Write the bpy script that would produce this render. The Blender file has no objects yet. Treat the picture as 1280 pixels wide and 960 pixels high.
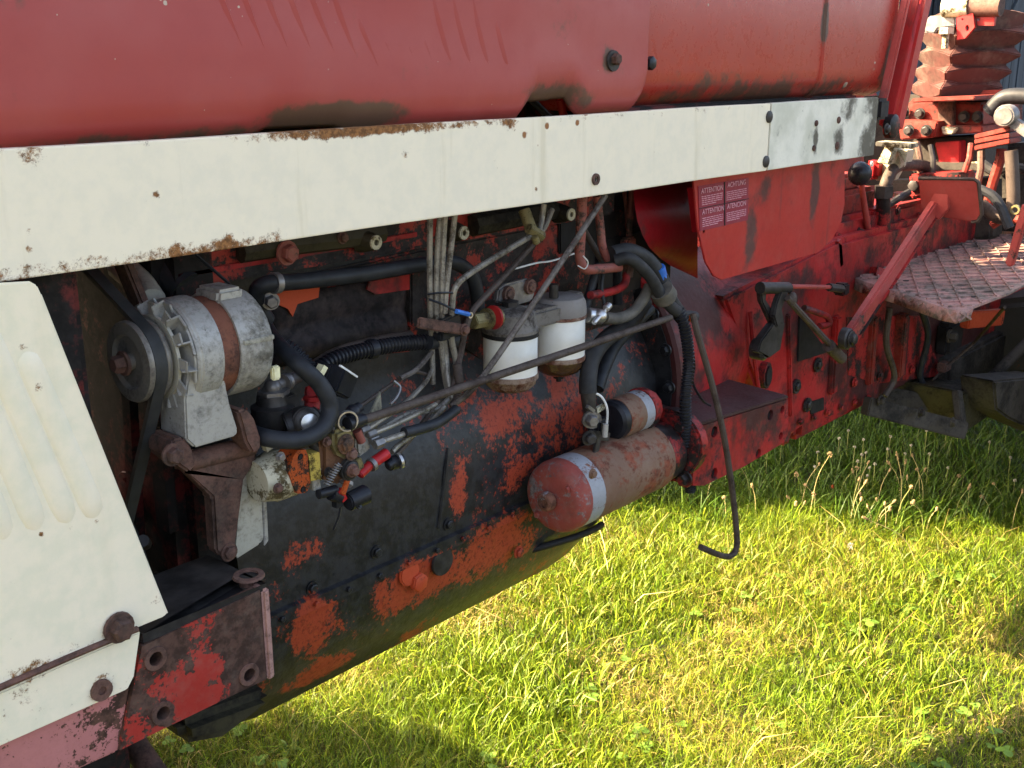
import bpy, bmesh, math, random
import numpy as np
from math import radians, sin, cos, pi, atan2, hypot
from mathutils import Vector, Matrix
from mathutils.geometry import tessellate_polygon

random.seed(7)
rng = np.random.default_rng(11)
sc = bpy.context.scene
COL = sc.collection

# ------------------------------------------------------------------ camera
FPX, PITCH, YAW, CZ = 1400.0, radians(16.25), radians(41.5), 1.6      # focal length in px of a 1280 px wide frame
FW = Vector((cos(YAW) * cos(PITCH), sin(YAW) * cos(PITCH), -sin(PITCH)))
RT = Vector((sin(YAW), -cos(YAW), 0))
UP = RT.cross(FW)
CAMP = Vector((0, 0, CZ))
cam = bpy.data.objects.new('camera', bpy.data.cameras.new('camera'))
COL.objects.link(cam)
cam.data.sensor_width = 36
cam.data.lens = 36 * FPX / 1280
cam.data.clip_start = 0.02
cam.data.clip_end = 400
cam.matrix_world = Matrix((RT, UP, -FW)).transposed().to_4x4()
cam.location = CAMP
sc.camera = cam
# ------------------------------------------------------------------ sky and sun
SUN = Vector((-0.487, 0.68, 0.575)).normalized()
w = bpy.data.worlds.new('World'); sc.world = w; w.use_nodes = True
nt = w.node_tree
sky = nt.nodes.new('ShaderNodeTexSky'); sky.sky_type = 'NISHITA'; sky.sun_disc = False
sky.sun_elevation = math.asin(SUN.z); sky.sun_rotation = atan2(SUN.x, SUN.y) % (2 * pi)
sky.air_density = 0.8; sky.dust_density = 5.0; sky.ozone_density = 0.4
bg = nt.nodes['Background']; bg.inputs['Strength'].default_value = 0.096
nt.links.new(sky.outputs[0], bg.inputs[0])
sl = bpy.data.lights.new('sun', 'SUN'); sl.energy = 4.9; sl.angle = radians(0.6); sl.color = (1.0, 0.83, 0.6)
so = bpy.data.objects.new('sun', sl); COL.objects.link(so)
so.rotation_euler = SUN.to_track_quat('Z', 'Y').to_euler()
sc.view_settings.view_transform = 'Standard'
sc.view_settings.look = 'None'
sc.view_settings.exposure = 3.13
sc.view_settings.gamma = 1.0
sc.view_settings.use_white_balance = True; sc.view_settings.white_balance_temperature = 7450; sc.view_settings.white_balance_tint = 11
sc.cycles.max_bounces = 4
sc.cycles.diffuse_bounces = 3
sc.cycles.glossy_bounces = 2
sc.cycles.transmission_bounces = 4
sc.cycles.transparent_max_bounces = 4

# ------------------------------------------------------------------ points from the survey of the photograph
def ray(x, y): return FW * FPX + RT * (x - 640) + UP * (480 - y)
def P(x, y, Y):
    d = ray(x, y); return CAMP + d * (Y / d.y)
def PX(x, y, X):
    d = ray(x, y); return CAMP + d * (X / d.x)
def PZ(x, y, z):
    d = ray(x, y); return CAMP + d * ((z - CZ) / d.z)
def mpp(p): return (p - CAMP).dot(FW) / FPX           # metres per pixel at a point
XA, YA, ZA = Vector((1, 0, 0)), Vector((0, 1, 0)), Vector((0, 0, 1))
BASE = Vector((1.9, 1.45, 0))

# ------------------------------------------------------------------ mesh builder
def V(p): return p.copy() if isinstance(p, Vector) else (P(*p) if len(p) == 3 else Vector(p))
def spline(pts, k=6):
    pts = [V(p) for p in pts]
    q = [pts[0] * 2 - pts[1]] + pts + [pts[-1] * 2 - pts[-2]]
    out = []
    for i in range(1, len(q) - 2):
        for j in range(k):
            t = j / k; a, b, c, d = q[i - 1], q[i], q[i + 1], q[i + 2]
            out.append(0.5 * ((2 * b) + (c - a) * t + (2 * a - 5 * b + 4 * c - d) * t * t + (3 * b - a - 3 * c + d) * t ** 3))
    out.append(pts[-1]); return out
def perp(d):
    a = d.cross(ZA)
    if a.length < 1e-4: a = d.cross(XA)
    a.normalize(); return a, d.cross(a).normalized()

class MB:
    def __init__(s): s.v = []; s.f = []
    def add(s, vs, fs):
        n = len(s.v); s.v += [Vector(v) for v in vs]; s.f += [[i + n for i in f] for f in fs]; return s
    def tube(s, pts, r, n=9, cap=True, flat=1.0):
        pts = [V(p) for p in pts]; m = len(pts)
        R = (lambda i: r) if isinstance(r, (int, float)) else ((lambda i: r[i]) if isinstance(r, list) else (lambda i: r(i / (m - 1))))
        a = None; vs = []
        for i, p in enumerate(pts):
            d = (pts[min(i + 1, m - 1)] - pts[max(i - 1, 0)]).normalized()
            if a is None: a, b = perp(d)
            else:
                a = (a - d * a.dot(d)).normalized(); b = d.cross(a)
            for j in range(n):
                t = 2 * pi * j / n; o = (a * cos(t) + b * sin(t)) * R(i)
                vs.append(p + Vector((o.x, o.y * flat, o.z)))
        fs = [[i * n + j, i * n + (j + 1) % n, (i + 1) * n + (j + 1) % n, (i + 1) * n + j] for i in range(m - 1) for j in range(n)]
        if cap: fs += [list(range(n))[::-1], [(m - 1) * n + j for j in range(n)]]
        return s.add(vs, fs)
    def hose(s, pts, r, k=8, n=10, ribs=0, amp=0.12):
        pp = spline(pts, k)
        if not ribs: return s.tube(pp, r, n)
        L = sum((pp[i + 1] - pp[i]).length for i in range(len(pp) - 1)); m = max(8, int(L / ribs) * 4); q = []
        acc = [0]
        for i in range(len(pp) - 1): acc.append(acc[-1] + (pp[i + 1] - pp[i]).length)
        j = 0
        for i in range(m + 1):
            t = L * i / m
            while j < len(pp) - 2 and acc[j + 1] < t: j += 1
            u = (t - acc[j]) / max(1e-9, acc[j + 1] - acc[j]); q.append(pp[j].lerp(pp[j + 1], min(1, u)))
        rr = [r * (1 + (amp if (i % 4) in (0, 1) else -amp)) for i in range(m + 1)]
        return s.tube(q, rr, n)
    def lathe(s, o, d, prof, n=24, start=0.0, cap=True):
        o = V(o); d = Vector(d).normalized(); a, b = perp(d); vs = []; fs = []
        for t, r in prof:
            for j in range(n):
                g = start + 2 * pi * j / n; vs.append(o + d * t + (a * cos(g) + b * sin(g)) * max(r, 1e-5))
        for i in range(len(prof) - 1):
            for j in range(n): fs.append([i * n + j, i * n + (j + 1) % n, (i + 1) * n + (j + 1) % n, (i + 1) * n + j])
        if cap: fs.append(list(range(n))[::-1]); fs.append([(len(prof) - 1) * n + j for j in range(n)])
        return s.add(vs, fs)
    def cyl(s, a, b, r, n=16, r2=None):
        a = V(a); b = V(b); d = b - a
        return s.lathe(a, d, [(0, r), (d.length, r if r2 is None else r2)], n)
    def prism(s, poly, ext, holes=()):
        poly = [V(p) for p in poly]; n = len(poly)
        loops = [poly] + [[V(p) for p in h] for h in holes]
        fl = [p for l in loops for p in l]; m = len(fl)
        fs = []
        if holes:
            tri = tessellate_polygon(loops)
            fs += [list(t) for t in tri] + [[i + m for i in t[::-1]] for t in tri]
        else: fs += [list(range(n)), [i + m for i in range(n)][::-1]]
        k = 0
        for l in loops:
            c = len(l)
            for i in range(c): fs.append([k + i, k + (i + 1) % c, m + k + (i + 1) % c, m + k + i])
            k += c
        return s.add(fl + [p + ext for p in fl], fs)
    def slab(s, px, Y, t, holes=()):
        hs = []
        for (hx, hy, hr) in holes:
            c = P(hx, hy, Y); hs.append([c + Vector((cos(g), 0, sin(g))) * hr for g in [2 * pi * i / 14 for i in range(14)]])
        return s.prism([P(x, y, Y) for x, y in px], Vector((0, t, 0)), hs)
    def box(s, c, size, R=None):
        c = V(c); h = Vector(size) / 2; vs = []
        for x in (-1, 1):
            for y in (-1, 1):
                for z in (-1, 1):
                    o = Vector((x * h.x, y * h.y, z * h.z)); vs.append(c + (R @ o if R else o))
        return s.add(vs, [[0, 1, 3, 2], [4, 6, 7, 5], [0, 4, 5, 1], [2, 3, 7, 6], [0, 2, 6, 4], [1, 5, 7, 3]])
    def box2(s, a, b):
        a = Vector(a); b = Vector(b); return s.box((a + b) / 2, b - a)
    def bar(s, a, b, w, t, up=None):
        a = V(a); b = V(b); d = (b - a); L = d.length; d.normalize()
        y = (up or YA); y = (y - d * y.dot(d)).normalized(); z = d.cross(y)
        R = Matrix((d, y, z)).transposed()
        return s.box((a + b) / 2, (L, t, w), R)
    def bolt(s, p, d=(0, -1, 0), r=0.008, h=0.006, washer=True):
        p = V(p); d = Vector(d).normalized()
        if washer: s.lathe(p, d, [(0, r * 1.55), (h * .3, r * 1.5)], 16)
        s.lathe(p, d, [(0, r * 1.1), (h * 1.05, r * 1.1), (h * 1.25, r * .85)], 6, random.random())
        return s
    def ring(s, p, d, r1, r2, h, n=18):
        return s.lathe(p, d, [(-.001, r2), (h, r2 * .97), (h, r1), (-.001, r1), (-.001, r2)], n, 0.0, False)
    def ball(s, p, r, n=14, sx=(1, 1, 1)):
        p = V(p); vs = []; fs = []; m = n // 2
        for i in range(m + 1):
            for j in range(n):
                a = pi * i / m; b = 2 * pi * j / n
                vs.append(p + Vector((sin(a) * cos(b) * r * sx[0], sin(a) * sin(b) * r * sx[1], cos(a) * r * sx[2])))
        for i in range(m):
            for j in range(n): fs.append([i * n + j, i * n + (j + 1) % n, (i + 1) * n + (j + 1) % n, (i + 1) * n + j])
        return s.add(vs, fs)
    def sweep(s, profs, closed=False, capends=True):
        n = len(profs[0]); vs = [p for pr in profs for p in pr]; fs = []
        for i in range(len(profs) - 1):
            for j in range(n if closed else n - 1):
                k = (j + 1) % n; fs.append([i * n + j, i * n + k, (i + 1) * n + k, (i + 1) * n + j])
        if capends and closed: fs += [list(range(n))[::-1], [(len(profs) - 1) * n + j for j in range(n)]]
        return s.add(vs, fs)
    def build(s, name, mat, parent=None, bevel=0.0, seg=2, ang=38, origin=None, dent=0.0, sub=0):
        off = origin if origin is not None else BASE
        bm = bmesh.new()
        vs = [bm.verts.new(v - off) for v in s.v]
        for f in s.f:
            if len(set(f)) > 2:
                try: bm.faces.new([vs[i] for i in f])
                except ValueError: pass
        bmesh.ops.remove_doubles(bm, verts=bm.verts, dist=2e-5)
        bmesh.ops.recalc_face_normals(bm, faces=bm.faces)
        if sub: bmesh.ops.subdivide_edges(bm, edges=bm.edges, cuts=sub, use_grid_fill=True)
        if bevel > 0:
            es = [e for e in bm.edges if len(e.link_faces) == 2 and e.calc_face_angle(0) > 0.6]
            try: bmesh.ops.bevel(bm, geom=es, offset=bevel, segments=seg, affect='EDGES', clamp_overlap=True)
            except Exception: pass
        me = bpy.data.meshes.new(name); bm.to_mesh(me); bm.free()
        me.shade_smooth(); me.set_sharp_from_angle(angle=radians(ang))
        o = bpy.data.objects.new(name, me); COL.objects.link(o)
        if mat: me.materials.append(mat)
        if parent: o.parent = parent
        elif origin is not None: o.location = origin
        return o
def empty(name, loc):
    o = bpy.data.objects.new(name, None); COL.objects.link(o); o.location = loc; o.empty_display_size = .1; return o
def tag(o, label=None, cat=None, group=None, kind=None):
    if label: o['label'] = label
    if cat: o['category'] = cat
    if group: o['group'] = group
    if kind: o['kind'] = kind
    return o

# ------------------------------------------------------------------ materials
class NT:
    def __init__(s, name):
        s.m = bpy.data.materials.new(name); s.m.use_nodes = True; s.t = s.m.node_tree; s.t.nodes.clear()
        s.out = s.n('ShaderNodeOutputMaterial'); s.b = s.n('ShaderNodeBsdfPrincipled'); s.l(s.b.outputs[0], s.out.inputs[0])
        s.co = s.n('ShaderNodeTexCoord').outputs['Object']
    def n(s, k): return s.t.nodes.new(k)
    def l(s, a, b): s.t.links.new(a, b)
    def set(s, sock, v):
        if hasattr(v, 'is_linked') or isinstance(v, bpy.types.NodeSocket): s.l(v, sock)
        elif isinstance(v, (tuple, list)) and len(v) == 3 and sock.type == 'RGBA': sock.default_value = (*v, 1)
        else: sock.default_value = v
    def mapv(s, scale, off=(0, 0, 0), rot=(0, 0, 0)):
        n = s.n('ShaderNodeMapping'); s.l(s.co, n.inputs[0]); n.inputs['Scale'].default_value = scale; n.inputs['Location'].default_value = off
        n.inputs['Rotation'].default_value = rot; return n.outputs[0]
    def noise(s, sc_, det=6, ro=.6, vec=None, off=0.0, dist=0.0):
        n = s.n('ShaderNodeTexNoise'); n.inputs['Scale'].default_value = sc_; n.inputs['Detail'].default_value = det
        n.inputs['Roughness'].default_value = ro; n.inputs['Distortion'].default_value = dist
        if vec is None and off: vec = s.mapv((1, 1, 1), (off, off * 1.7, -off))
        s.l(vec if vec is not None else s.co, n.inputs['Vector']); return n.outputs[0]
    def voro(s, sc_, vec=None):
        n = s.n('ShaderNodeTexVoronoi'); n.inputs['Scale'].default_value = sc_; s.l(vec if vec is not None else s.co, n.inputs['Vector']); return n
    def math(s, op, a, b=0.0, c=0.0, clamp=False):
        n = s.n('ShaderNodeMath'); n.operation = op; n.use_clamp = clamp
        s.set(n.inputs[0], a); s.set(n.inputs[1], b); s.set(n.inputs[2], c); return n.outputs[0]
    def ss(s, v, lo, hi):
        n = s.n('ShaderNodeMapRange'); n.interpolation_type = 'SMOOTHSTEP'; s.set(n.inputs[0], v)
        s.set(n.inputs[1], lo); s.set(n.inputs[2], hi); return n.outputs[0]
    def mix(s, f, a, b, mode='MIX'):
        n = s.n('ShaderNodeMix'); n.data_type = 'RGBA'; n.blend_type = mode
        s.set(n.inputs[0], f); s.set(n.inputs[6], a); s.set(n.inputs[7], b); return n.outputs[2]
    def mixf(s, f, a, b):
        n = s.n('ShaderNodeMix'); n.data_type = 'FLOAT'; s.set(n.inputs[0], f); s.set(n.inputs[2], a); s.set(n.inputs[3], b); return n.outputs[0]
    def spot(s, p, r, ax=(1, 1, 1)):
        q = V(p) - BASE
        n = s.n('ShaderNodeVectorMath'); n.operation = 'SUBTRACT'; s.l(s.co, n.inputs[0]); n.inputs[1].default_value = q
        m = s.n('ShaderNodeVectorMath'); m.operation = 'MULTIPLY'; s.l(n.outputs[0], m.inputs[0]); m.inputs[1].default_value = ax
        k = s.n('ShaderNodeVectorMath'); k.operation = 'LENGTH'; s.l(m.outputs[0], k.inputs[0])
        return s.ss(k.outputs['Value'], r, r * .12)
    def bump(s, h, st, dist=0.002):
        n = s.n('ShaderNodeBump'); n.inputs['Strength'].default_value = st; n.inputs['Distance'].default_value = dist; s.l(h, n.inputs['Height'])
        s.l(n.outputs[0], s.b.inputs['Normal'])

def worn(name, base, under=(.05, .04, .035), amt=.3, scale=14, edge=.03, rough=.45, urough=.75, spots=(), grime=0.0, grimec=(.03, .028, .025),
         gscale=6, speck=0.0, speckc=(.2, .07, .03), speckscale=70, streak=0.0, fade=.25, fadec=None, metal=0.0, umetal=0.0, bumpk=.35, off=0.0, spec=.22, fine=.12, coat=0.0, n3w=.25, stretch=1, gspots=(), dust=0.0):
    t = NT(name); co0 = t.co
    if stretch != 1: t.co = t.mapv((1, 1, stretch))
    big = t.noise(scale * .28, 2, .5, off=off + 1.3); n1 = t.noise(scale, 5, .68, off=off); n3 = t.noise(scale * 7, 3, .75, off=off + 2.2)
    v = t.math('ADD', t.math('ADD', t.math('MULTIPLY', n1, .62), t.math('MULTIPLY', big, .38)), t.math('MULTIPLY', n3, n3w))
    co1 = t.co; t.co = co0
    for (p, r, wgt, *ax) in spots: v = t.math('ADD', v, t.math('MULTIPLY', t.spot(p, r, ax[0] if ax else (1, 1, 1)), wgt))
    thr = .5 + n3w * .5 + (.5 - amt) * .5
    mask = t.ss(v, thr - edge, thr + edge)
    cn = t.noise(scale * .5, 3, .6, off=off + 5)
    fc = fadec or tuple(min(1, c * 1.35 + .02) for c in base)
    col = t.mix(t.ss(cn, .35, .7), base, tuple(a * (1 - fade) + b * fade for a, b in zip(base, fc)))
    col = t.mix(t.math('MULTIPLY', t.ss(n3, .45, .7), fine), col, tuple(c * .45 for c in base))
    un = t.mix(t.ss(t.noise(scale * 2.2, 3, .7, off=off + 3), .38, .62), under, tuple(c * .45 for c in under))
    col = t.mix(mask, col, un)
    rg = t.mixf(mask, rough, urough)
    if streak:
        st = t.noise(1, 5, .6, vec=t.mapv((26, 26, 2.2)))
        sm = t.math('MULTIPLY', t.ss(st, .56, .72), streak); col = t.mix(sm, col, grimec); rg = t.mixf(sm, rg, .6)
    if speck:
        vo = t.voro(speckscale); cell = t.noise(speckscale * .18, 3, .6, off=off + 7)
        d = t.math('SUBTRACT', vo.outputs['Distance'], t.math('MULTIPLY', t.ss(cell, .62 - .2 * speck, .8), .55))
        sm = t.ss(t.math('ADD', d, t.math('MULTIPLY', t.noise(speckscale * 4, 3, .6), .12)), .09, .0)
        col = t.mix(sm, col, speckc); rg = t.mixf(sm, rg, .85)
    if grime or gspots:
        gv = t.math('ADD', t.noise(gscale, 5, .7, off=off + 11), 0.0)
        for (p, r, wgt, *ax) in gspots: gv = t.math('ADD', gv, t.math('MULTIPLY', t.spot(p, r, ax[0] if ax else (1, 1, 1)), wgt))
        gt = .5 + (.5 - grime) * .4
        gm = t.ss(gv, gt - .1, gt + .12); col = t.mix(t.math('MULTIPLY', gm, .9), col, grimec); rg = t.mixf(gm, rg, .5)
    if dust:
        col = t.mix(t.math('MULTIPLY', t.ss(t.noise(scale * 1.3, 4, .75, off=off + 15), .45, .75), dust), col, (.25, .21, .17))
    t.set(t.b.inputs['Base Color'], col)
    rr = t.math('ADD', rg, t.math('MULTIPLY', t.math('SUBTRACT', n3, .5), .35), clamp=True)
    t.set(t.b.inputs['Roughness'], rr)
    if metal or umetal: t.set(t.b.inputs['Metallic'], t.mixf(mask, metal, umetal))
    t.b.inputs['Specular IOR Level'].default_value = spec
    if coat: t.b.inputs['Coat Weight'].default_value = coat; t.b.inputs['Coat Roughness'].default_value = .25
    if bumpk: t.bump(t.noise(scale * 5, 2, .6), bumpk, .0012)
    return t.m
def plain(name, base, rough=.6, metal=0.0, var=.3, scale=30, bumpk=.15, spec=.25):
    t = NT(name)
    c = t.mix(t.ss(t.noise(scale, 4, .65), .3, .7), tuple(x * (1 - var) for x in base), tuple(min(1, x * (1 + var)) for x in base))
    t.set(t.b.inputs['Base Color'], c); t.b.inputs['Metallic'].default_value = metal; t.b.inputs['Specular IOR Level'].default_value = spec
    t.set(t.b.inputs['Roughness'], t.math('ADD', rough - .12, t.math('MULTIPLY', t.noise(scale * 1.7, 2, .6), .24)))
    t.bump(t.noise(scale * 4, 2, .6), bumpk, .001) if bumpk else None; return t.m
RED = (.40, .042, .026); GRIME = (.022, .022, .024)
MT = {}
MT['bonnet'] = worn('bonnet_red_paint', (.35, .046, .042), (.075, .055, .035), amt=.03, scale=9, rough=.42, urough=.7, spec=.42, fade=.7, fadec=(.38, .078, .072), speck=.12, speckc=(.5, .42, .33),
                    speckscale=150, bumpk=.1, fine=.05, gspots=[((425, 148, 1.07), .08, .55, (.42, 1, 2.6)), ((765, 75, 1.06), .032, .45, (1.3, 1, .8)), ((700, 122, 1.07), .1, .3, (.6, 1, 3)), ((40, 186, 1.07), .2, .14, (.5, 1, 12)), ((250, 171, 1.07), .2, .12, (.5, 1, 12))],
                    grimec=(.085, .06, .04), grime=.0, gscale=16)
MT['tank'] = worn('tank_red_paint', (.36, .030, .020), (.07, .05, .035), amt=.06, scale=8, spec=.42, rough=.3, urough=.6, fade=.6, fadec=(.38, .055, .04), bumpk=.08, speck=.08, speckc=(.45, .35, .27), fine=.06,
                  gspots=[((1035, 20, 1.09), .05, .5, (2.5, 1, .6)), ((1112, 90, 1.1), .07, .45, (1, 1, .8)), ((960, 128, 1.1), .5, .3, (.7, 1, 6))], grimec=(.06, .045, .03), gscale=18)
MT['white'] = worn('white_paint_rusted', (.83, .742, .585), (.30, .13, .045), amt=.02, scale=90, edge=.07, rough=.40, urough=.85, fade=.9, fadec=(.77, .70, .56), speck=.26, speckc=(.30, .13, .05), speckscale=44, bumpk=.05, fine=.02,
                   spots=[((500, 159, 1.05), .014, .12, (0, 0, 1)), ((500, 285, 1.05), .008, .10, (0, 0, 1)), ((400, 165, 1.05), .08, .17, (.5, 1, 4)), ((470, 161, 1.05), .09, .15, (.5, 1, 5)), ((560, 155, 1.05), .1, .12, (.5, 1, 6)), ((640, 160, 1.05), .03, .17, (1, 1, 1.2)), ((330, 303, 1.05), .08, .14, (.6, 1, 3)), ((240, 314, 1.05), .08, .16, (.5, 1, 4)), ((100, 338, 1.05), .1, .12, (.5, 1, 4)), ((38, 200, 1.05), .02, .15, (1, 1, .6)),
                          ((196, 243, 1.05), .009, .22), ((505, 192, 1.05), .010, .2), ((35, 290, 1.05), .008, .22), ((36, 312, 1.05), .007, .22), ((744, 224, 1.05), .018, .2), ((620, 205, 1.05), .012, .16, (1, 1, .4)), ((670, 236, 1.05), .007, .22), ((20, 340, 1.05), .06, .14, (.6, 1, 3)), ((285, 300, 1.05), .012, .16)],
                   streak=.3, grimec=(.50, .42, .25), spec=.35)
MT['white_end'] = worn('white_paint_oily', (.76, .73, .63), (.16, .10, .06), amt=.06, scale=26, rough=.42, fade=.9, fadec=(.55, .54, .44), speck=.3, speckscale=26, speckc=(.12, .07, .04), bumpk=.12,
                       gspots=[((1090, 160, 1.05), .1, .36, (1, 1, .6)), ((1048, 180, 1.05), .045, .3), ((1020, 175, 1.05), .03, .3, (2, 1, .6)), ((1060, 130, 1.05), .08, .26)], grimec=(.05, .042, .03), gscale=14)
MT['white_panel'] = worn('white_side_panel_paint', (.83, .74, .575), (.30, .14, .05), amt=.015, scale=80, edge=.06, rough=.45, urough=.85, fade=.9, fadec=(.74, .69, .53), speck=.2, speckc=(.28, .12, .05), speckscale=30, bumpk=.08, fine=.03, streak=.1, grimec=(.5, .42, .26),
                         spots=[((148, 783, 1.04), .026, .24), ((100, 812, 1.04), .10, .12, (.7, 1, 5)), ((20, 843, 1.04), .12, .15, (.7, 1, 4)), ((125, 862, 1.04), .022, .22), ((46, 484, 1.04), .010, .26), ((29, 435, 1.04), .010, .24), ((50, 468, 1.04), .006, .2), ((57, 500, 1.04), .006, .2), ((145, 858, 1.04), .05, .13), ((52, 668, 1.04), .006, .28), ((88, 660, 1.04), .006, .28), ((120, 652, 1.04), .007, .28), ((195, 745, 1.04), .02, .13), ((40, 905, 1.04), .08, .15)])
MT['pink'] = worn('pink_faded_paint_flaking', (.42, .16, .15), (.10, .05, .035), amt=.42, scale=40, edge=.02, rough=.6, speck=.2, grime=.12, spots=[((150, 930, 1.05), .05, .0)], bumpk=.3)
MT['bracket'] = worn('chipped_red_bracket_paint', (.34, .03, .022), (.09, .045, .033), amt=.52, scale=28, edge=.02, rough=.5, spots=[((312, 800, 1.05), .075, .24, (1.2, 1, .6)), ((205, 805, 1.05), .035, .2), ((250, 850, 1.05), .06, -.12), ((203, 891, 1.05), .02, .2), ((235, 835, 1.05), .02, .13)], dust=.15)
MT['red'] = worn('red_casting_paint', (.36, .016, .017), (.032, .02, .02), amt=.3, scale=15, edge=.07, rough=.42, grime=.40, grimec=(.026, .017, .017), streak=.5, fade=.4, dust=.08, gscale=8, gspots=[((865, 350, 1.25), .2, .32), ((840, 470, 1.17), .16, .22, (1.4, 1, .7)), ((1190, 430, 1.24), .5, .2), ((1140, 440, 1.24), .5, .28), ((1060, 440, 1.24), .2, .12), ((930, 500, 1.1), .16, .2, (1, 1, 1.6)), ((980, 380, 1.24), .1, .2)])
MT['red_clean'] = worn('red_shield_paint', (.38, .020, .020), (.05, .04, .04), amt=.07, scale=10, rough=.36, streak=.55, grimec=(.06, .03, .028), grime=.16, gscale=9, fade=.4, dust=.1, gspots=[((938, 290, 1.1), .10, .3, (2.6, 1, .8)), ((1018, 245, 1.1), .10, .32, (3.2, 1, .9)), ((955, 235, 1.1), .05, .25)])
MT['red_deep'] = worn('red_inner_paint', (.26, .006, .012), (.05, .02, .02), amt=.08, scale=9, rough=.35, grime=.12)
MT['red_worn'] = worn('red_worn_handled_paint', (.34, .05, .042), (.07, .05, .04), amt=.3, scale=22, rough=.5, fade=.5, dust=.15, grime=.15)
MT['orange_red'] = worn('orange_red_paint', (.44, .06, .022), (.05, .03, .025), amt=.3, scale=22, rough=.5)
MT['pump_orange'] = worn('orange_pump_flange_paint', (.36, .06, .012), (.04, .025, .016), amt=.36, scale=60, rough=.5, grime=.15, gscale=30)
OR = (.34, .045, .019)
MT['block'] = worn('oily_black_engine_block', OR, (.024, .0245, .027), amt=.70, scale=21, edge=.05, rough=.55, urough=.40, fine=.85, n3w=.38, dust=.0, bumpk=.45,
    spots=[((620, 690, 1.2), .14, -.25, (.75, 1, 1.4)), ((520, 735, 1.2), .11, -.21, (.8, 1, 1.5)), ((395, 785, 1.2), .06, -.25, (1, 1, .7)), ((395, 835, 1.25), .07, -.26, (.7, 1, 1.6)), ((615, 520, 1.24), .07, -.15, (.7, 1, 1.6)), ((705, 505, 1.24), .11, -.13, (1.3, 1, .7)), ((395, 690, 1.2), .08, -.18, (.8, 1, 1.8)), ((655, 590, 1.2), .08, -.08), ((578, 618, 1.2), .045, -.2, (1.3, 1, .6)),
           ((480, 600, 1.2), .16, .14), ((450, 660, 1.2), .16, .12), ((520, 640, 1.2), .12, .12)], spec=.3, stretch=.85)
MT['block_upper'] = worn('red_block_paint_with_bare_patches', (.31, .030, .020), (.030, .024, .023), amt=.52, scale=22, edge=.04, rough=.5, urough=.6, grime=.15, dust=.1)
MT['cover'] = worn('brown_sooty_side_cover', (.050, .033, .030), (.022, .017, .018), amt=.5, scale=10, edge=.1, rough=.6, speck=.0, spots=[((365, 378, 1.26), .05, 0)], dust=.1, bumpk=.3)
MT['cover_chip'] = MT['block_upper']
MT['black_dark'] = plain('black_casting_and_hole_shade', (.013, .012, .013), .6)  # black castings; also stands in for the shade inside holes and recesses
MT['dark_red'] = worn('grimy_red_with_cavity_shade', (.10, .010, .010), (.014, .012, .012), amt=.6, scale=14, edge=.06, rough=.55)  # grimy red, darkened further to put the engine cavity's shade into the colour
MT['alu'] = worn('cast_aluminium', (.36, .35, .325), (.19, .175, .145), amt=.36, scale=22, edge=.1, rough=.55, urough=.7, metal=.35, umetal=.1, fine=.25, dust=.2, bumpk=.3, speck=.1, speckc=(.1, .09, .08), speckscale=90)
MT['alu_warm'] = worn('cast_aluminium_stained', (.40, .385, .33), (.20, .18, .13), amt=.32, scale=22, edge=.1, rough=.6, metal=.25, umetal=.1, fine=.25, dust=.2, bumpk=.3)
MT['rust'] = worn('brown_rusty_steel', (.13, .062, .046), (.065, .036, .028), amt=.5, scale=30, edge=.12, rough=.8, fine=.3, dust=.12, spec=.3)
MT['rust_band'] = worn('rusted_stator_band', (.17, .06, .035), (.09, .04, .03), amt=.4, scale=40, edge=.1, rough=.8, spec=.3)
MT['steel'] = plain('dull_grey_steel', (.20, .19, .185), .45, .6, .3, 40)
MT['steel_dark'] = plain('oily_dark_steel', (.042, .039, .038), .45, .4, .4, 30)
MT['steel_bright'] = plain('bright_worn_steel', (.5, .49, .48), .33, .85, .25, 60)
MT['pipe'] = worn('plated_fuel_pipe', (.26, .24, .205), (.10, .08, .06), amt=.4, scale=40, edge=.1, rough=.45, metal=.45, umetal=.2, bumpk=.1)
MT['pipe_red'] = worn('brown_red_painted_pipe', (.24, .07, .055), (.09, .055, .045), amt=.4, scale=30, rough=.5, dust=.2)
MT['rod'] = worn('weathered_grey_rod', (.15, .13, .115), (.07, .055, .048), amt=.45, scale=30, edge=.12, rough=.55, metal=.3, umetal=.1)
MT['rod_brown'] = worn('weathered_brown_rod', (.07, .052, .043), (.045, .03, .025), amt=.4, scale=30, edge=.12, rough=.6)
MT['rubber'] = plain('black_rubber_hose', (.018, .020, .024), .52, 0, .3, 40, .1)
MT['rubber_dusty'] = plain('dusty_black_hose', (.026, .026, .027), .62, 0, .35, 35, .2)
MT['rubber_grey'] = plain('grey_brown_hose', (.10, .09, .075), .65, 0, .3, 35, .2)
MT['belt'] = plain('worn_rubber_belt', (.036, .037, .037), .55, 0, .25, 30, .2)
MT['plastic'] = plain('black_plastic', (.013, .014, .018), .38, 0, .2, 50, .05)
MT['pulley'] = worn('dark_pulley_steel', (.20, .185, .165), (.11, .095, .08), amt=.4, scale=25, edge=.1, rough=.42, metal=.45, umetal=.2, dust=.15)
MT['filter'] = worn('white_filter_can_paint', (.80, .79, .75), (.16, .12, .09), amt=.02, scale=40, rough=.4, speck=.45, speckc=(.10, .085, .08), speckscale=55, fade=.6, fadec=(.66, .65, .6), bumpk=.08, fine=.05)
MT['filter_head'] = worn('grey_cast_filter_head', (.15, .135, .12), (.06, .048, .042), amt=.42, scale=30, edge=.08, rough=.65, metal=.15, dust=.15, spots=[((612, 402, 1.13), .015, 0)])
MT['filter_head_red'] = worn('grey_filter_head_with_red_traces', (.19, .175, .165), (.30, .018, .02), amt=.25, scale=26, edge=.02, rough=.55, urough=.5, dust=.1)
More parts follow.
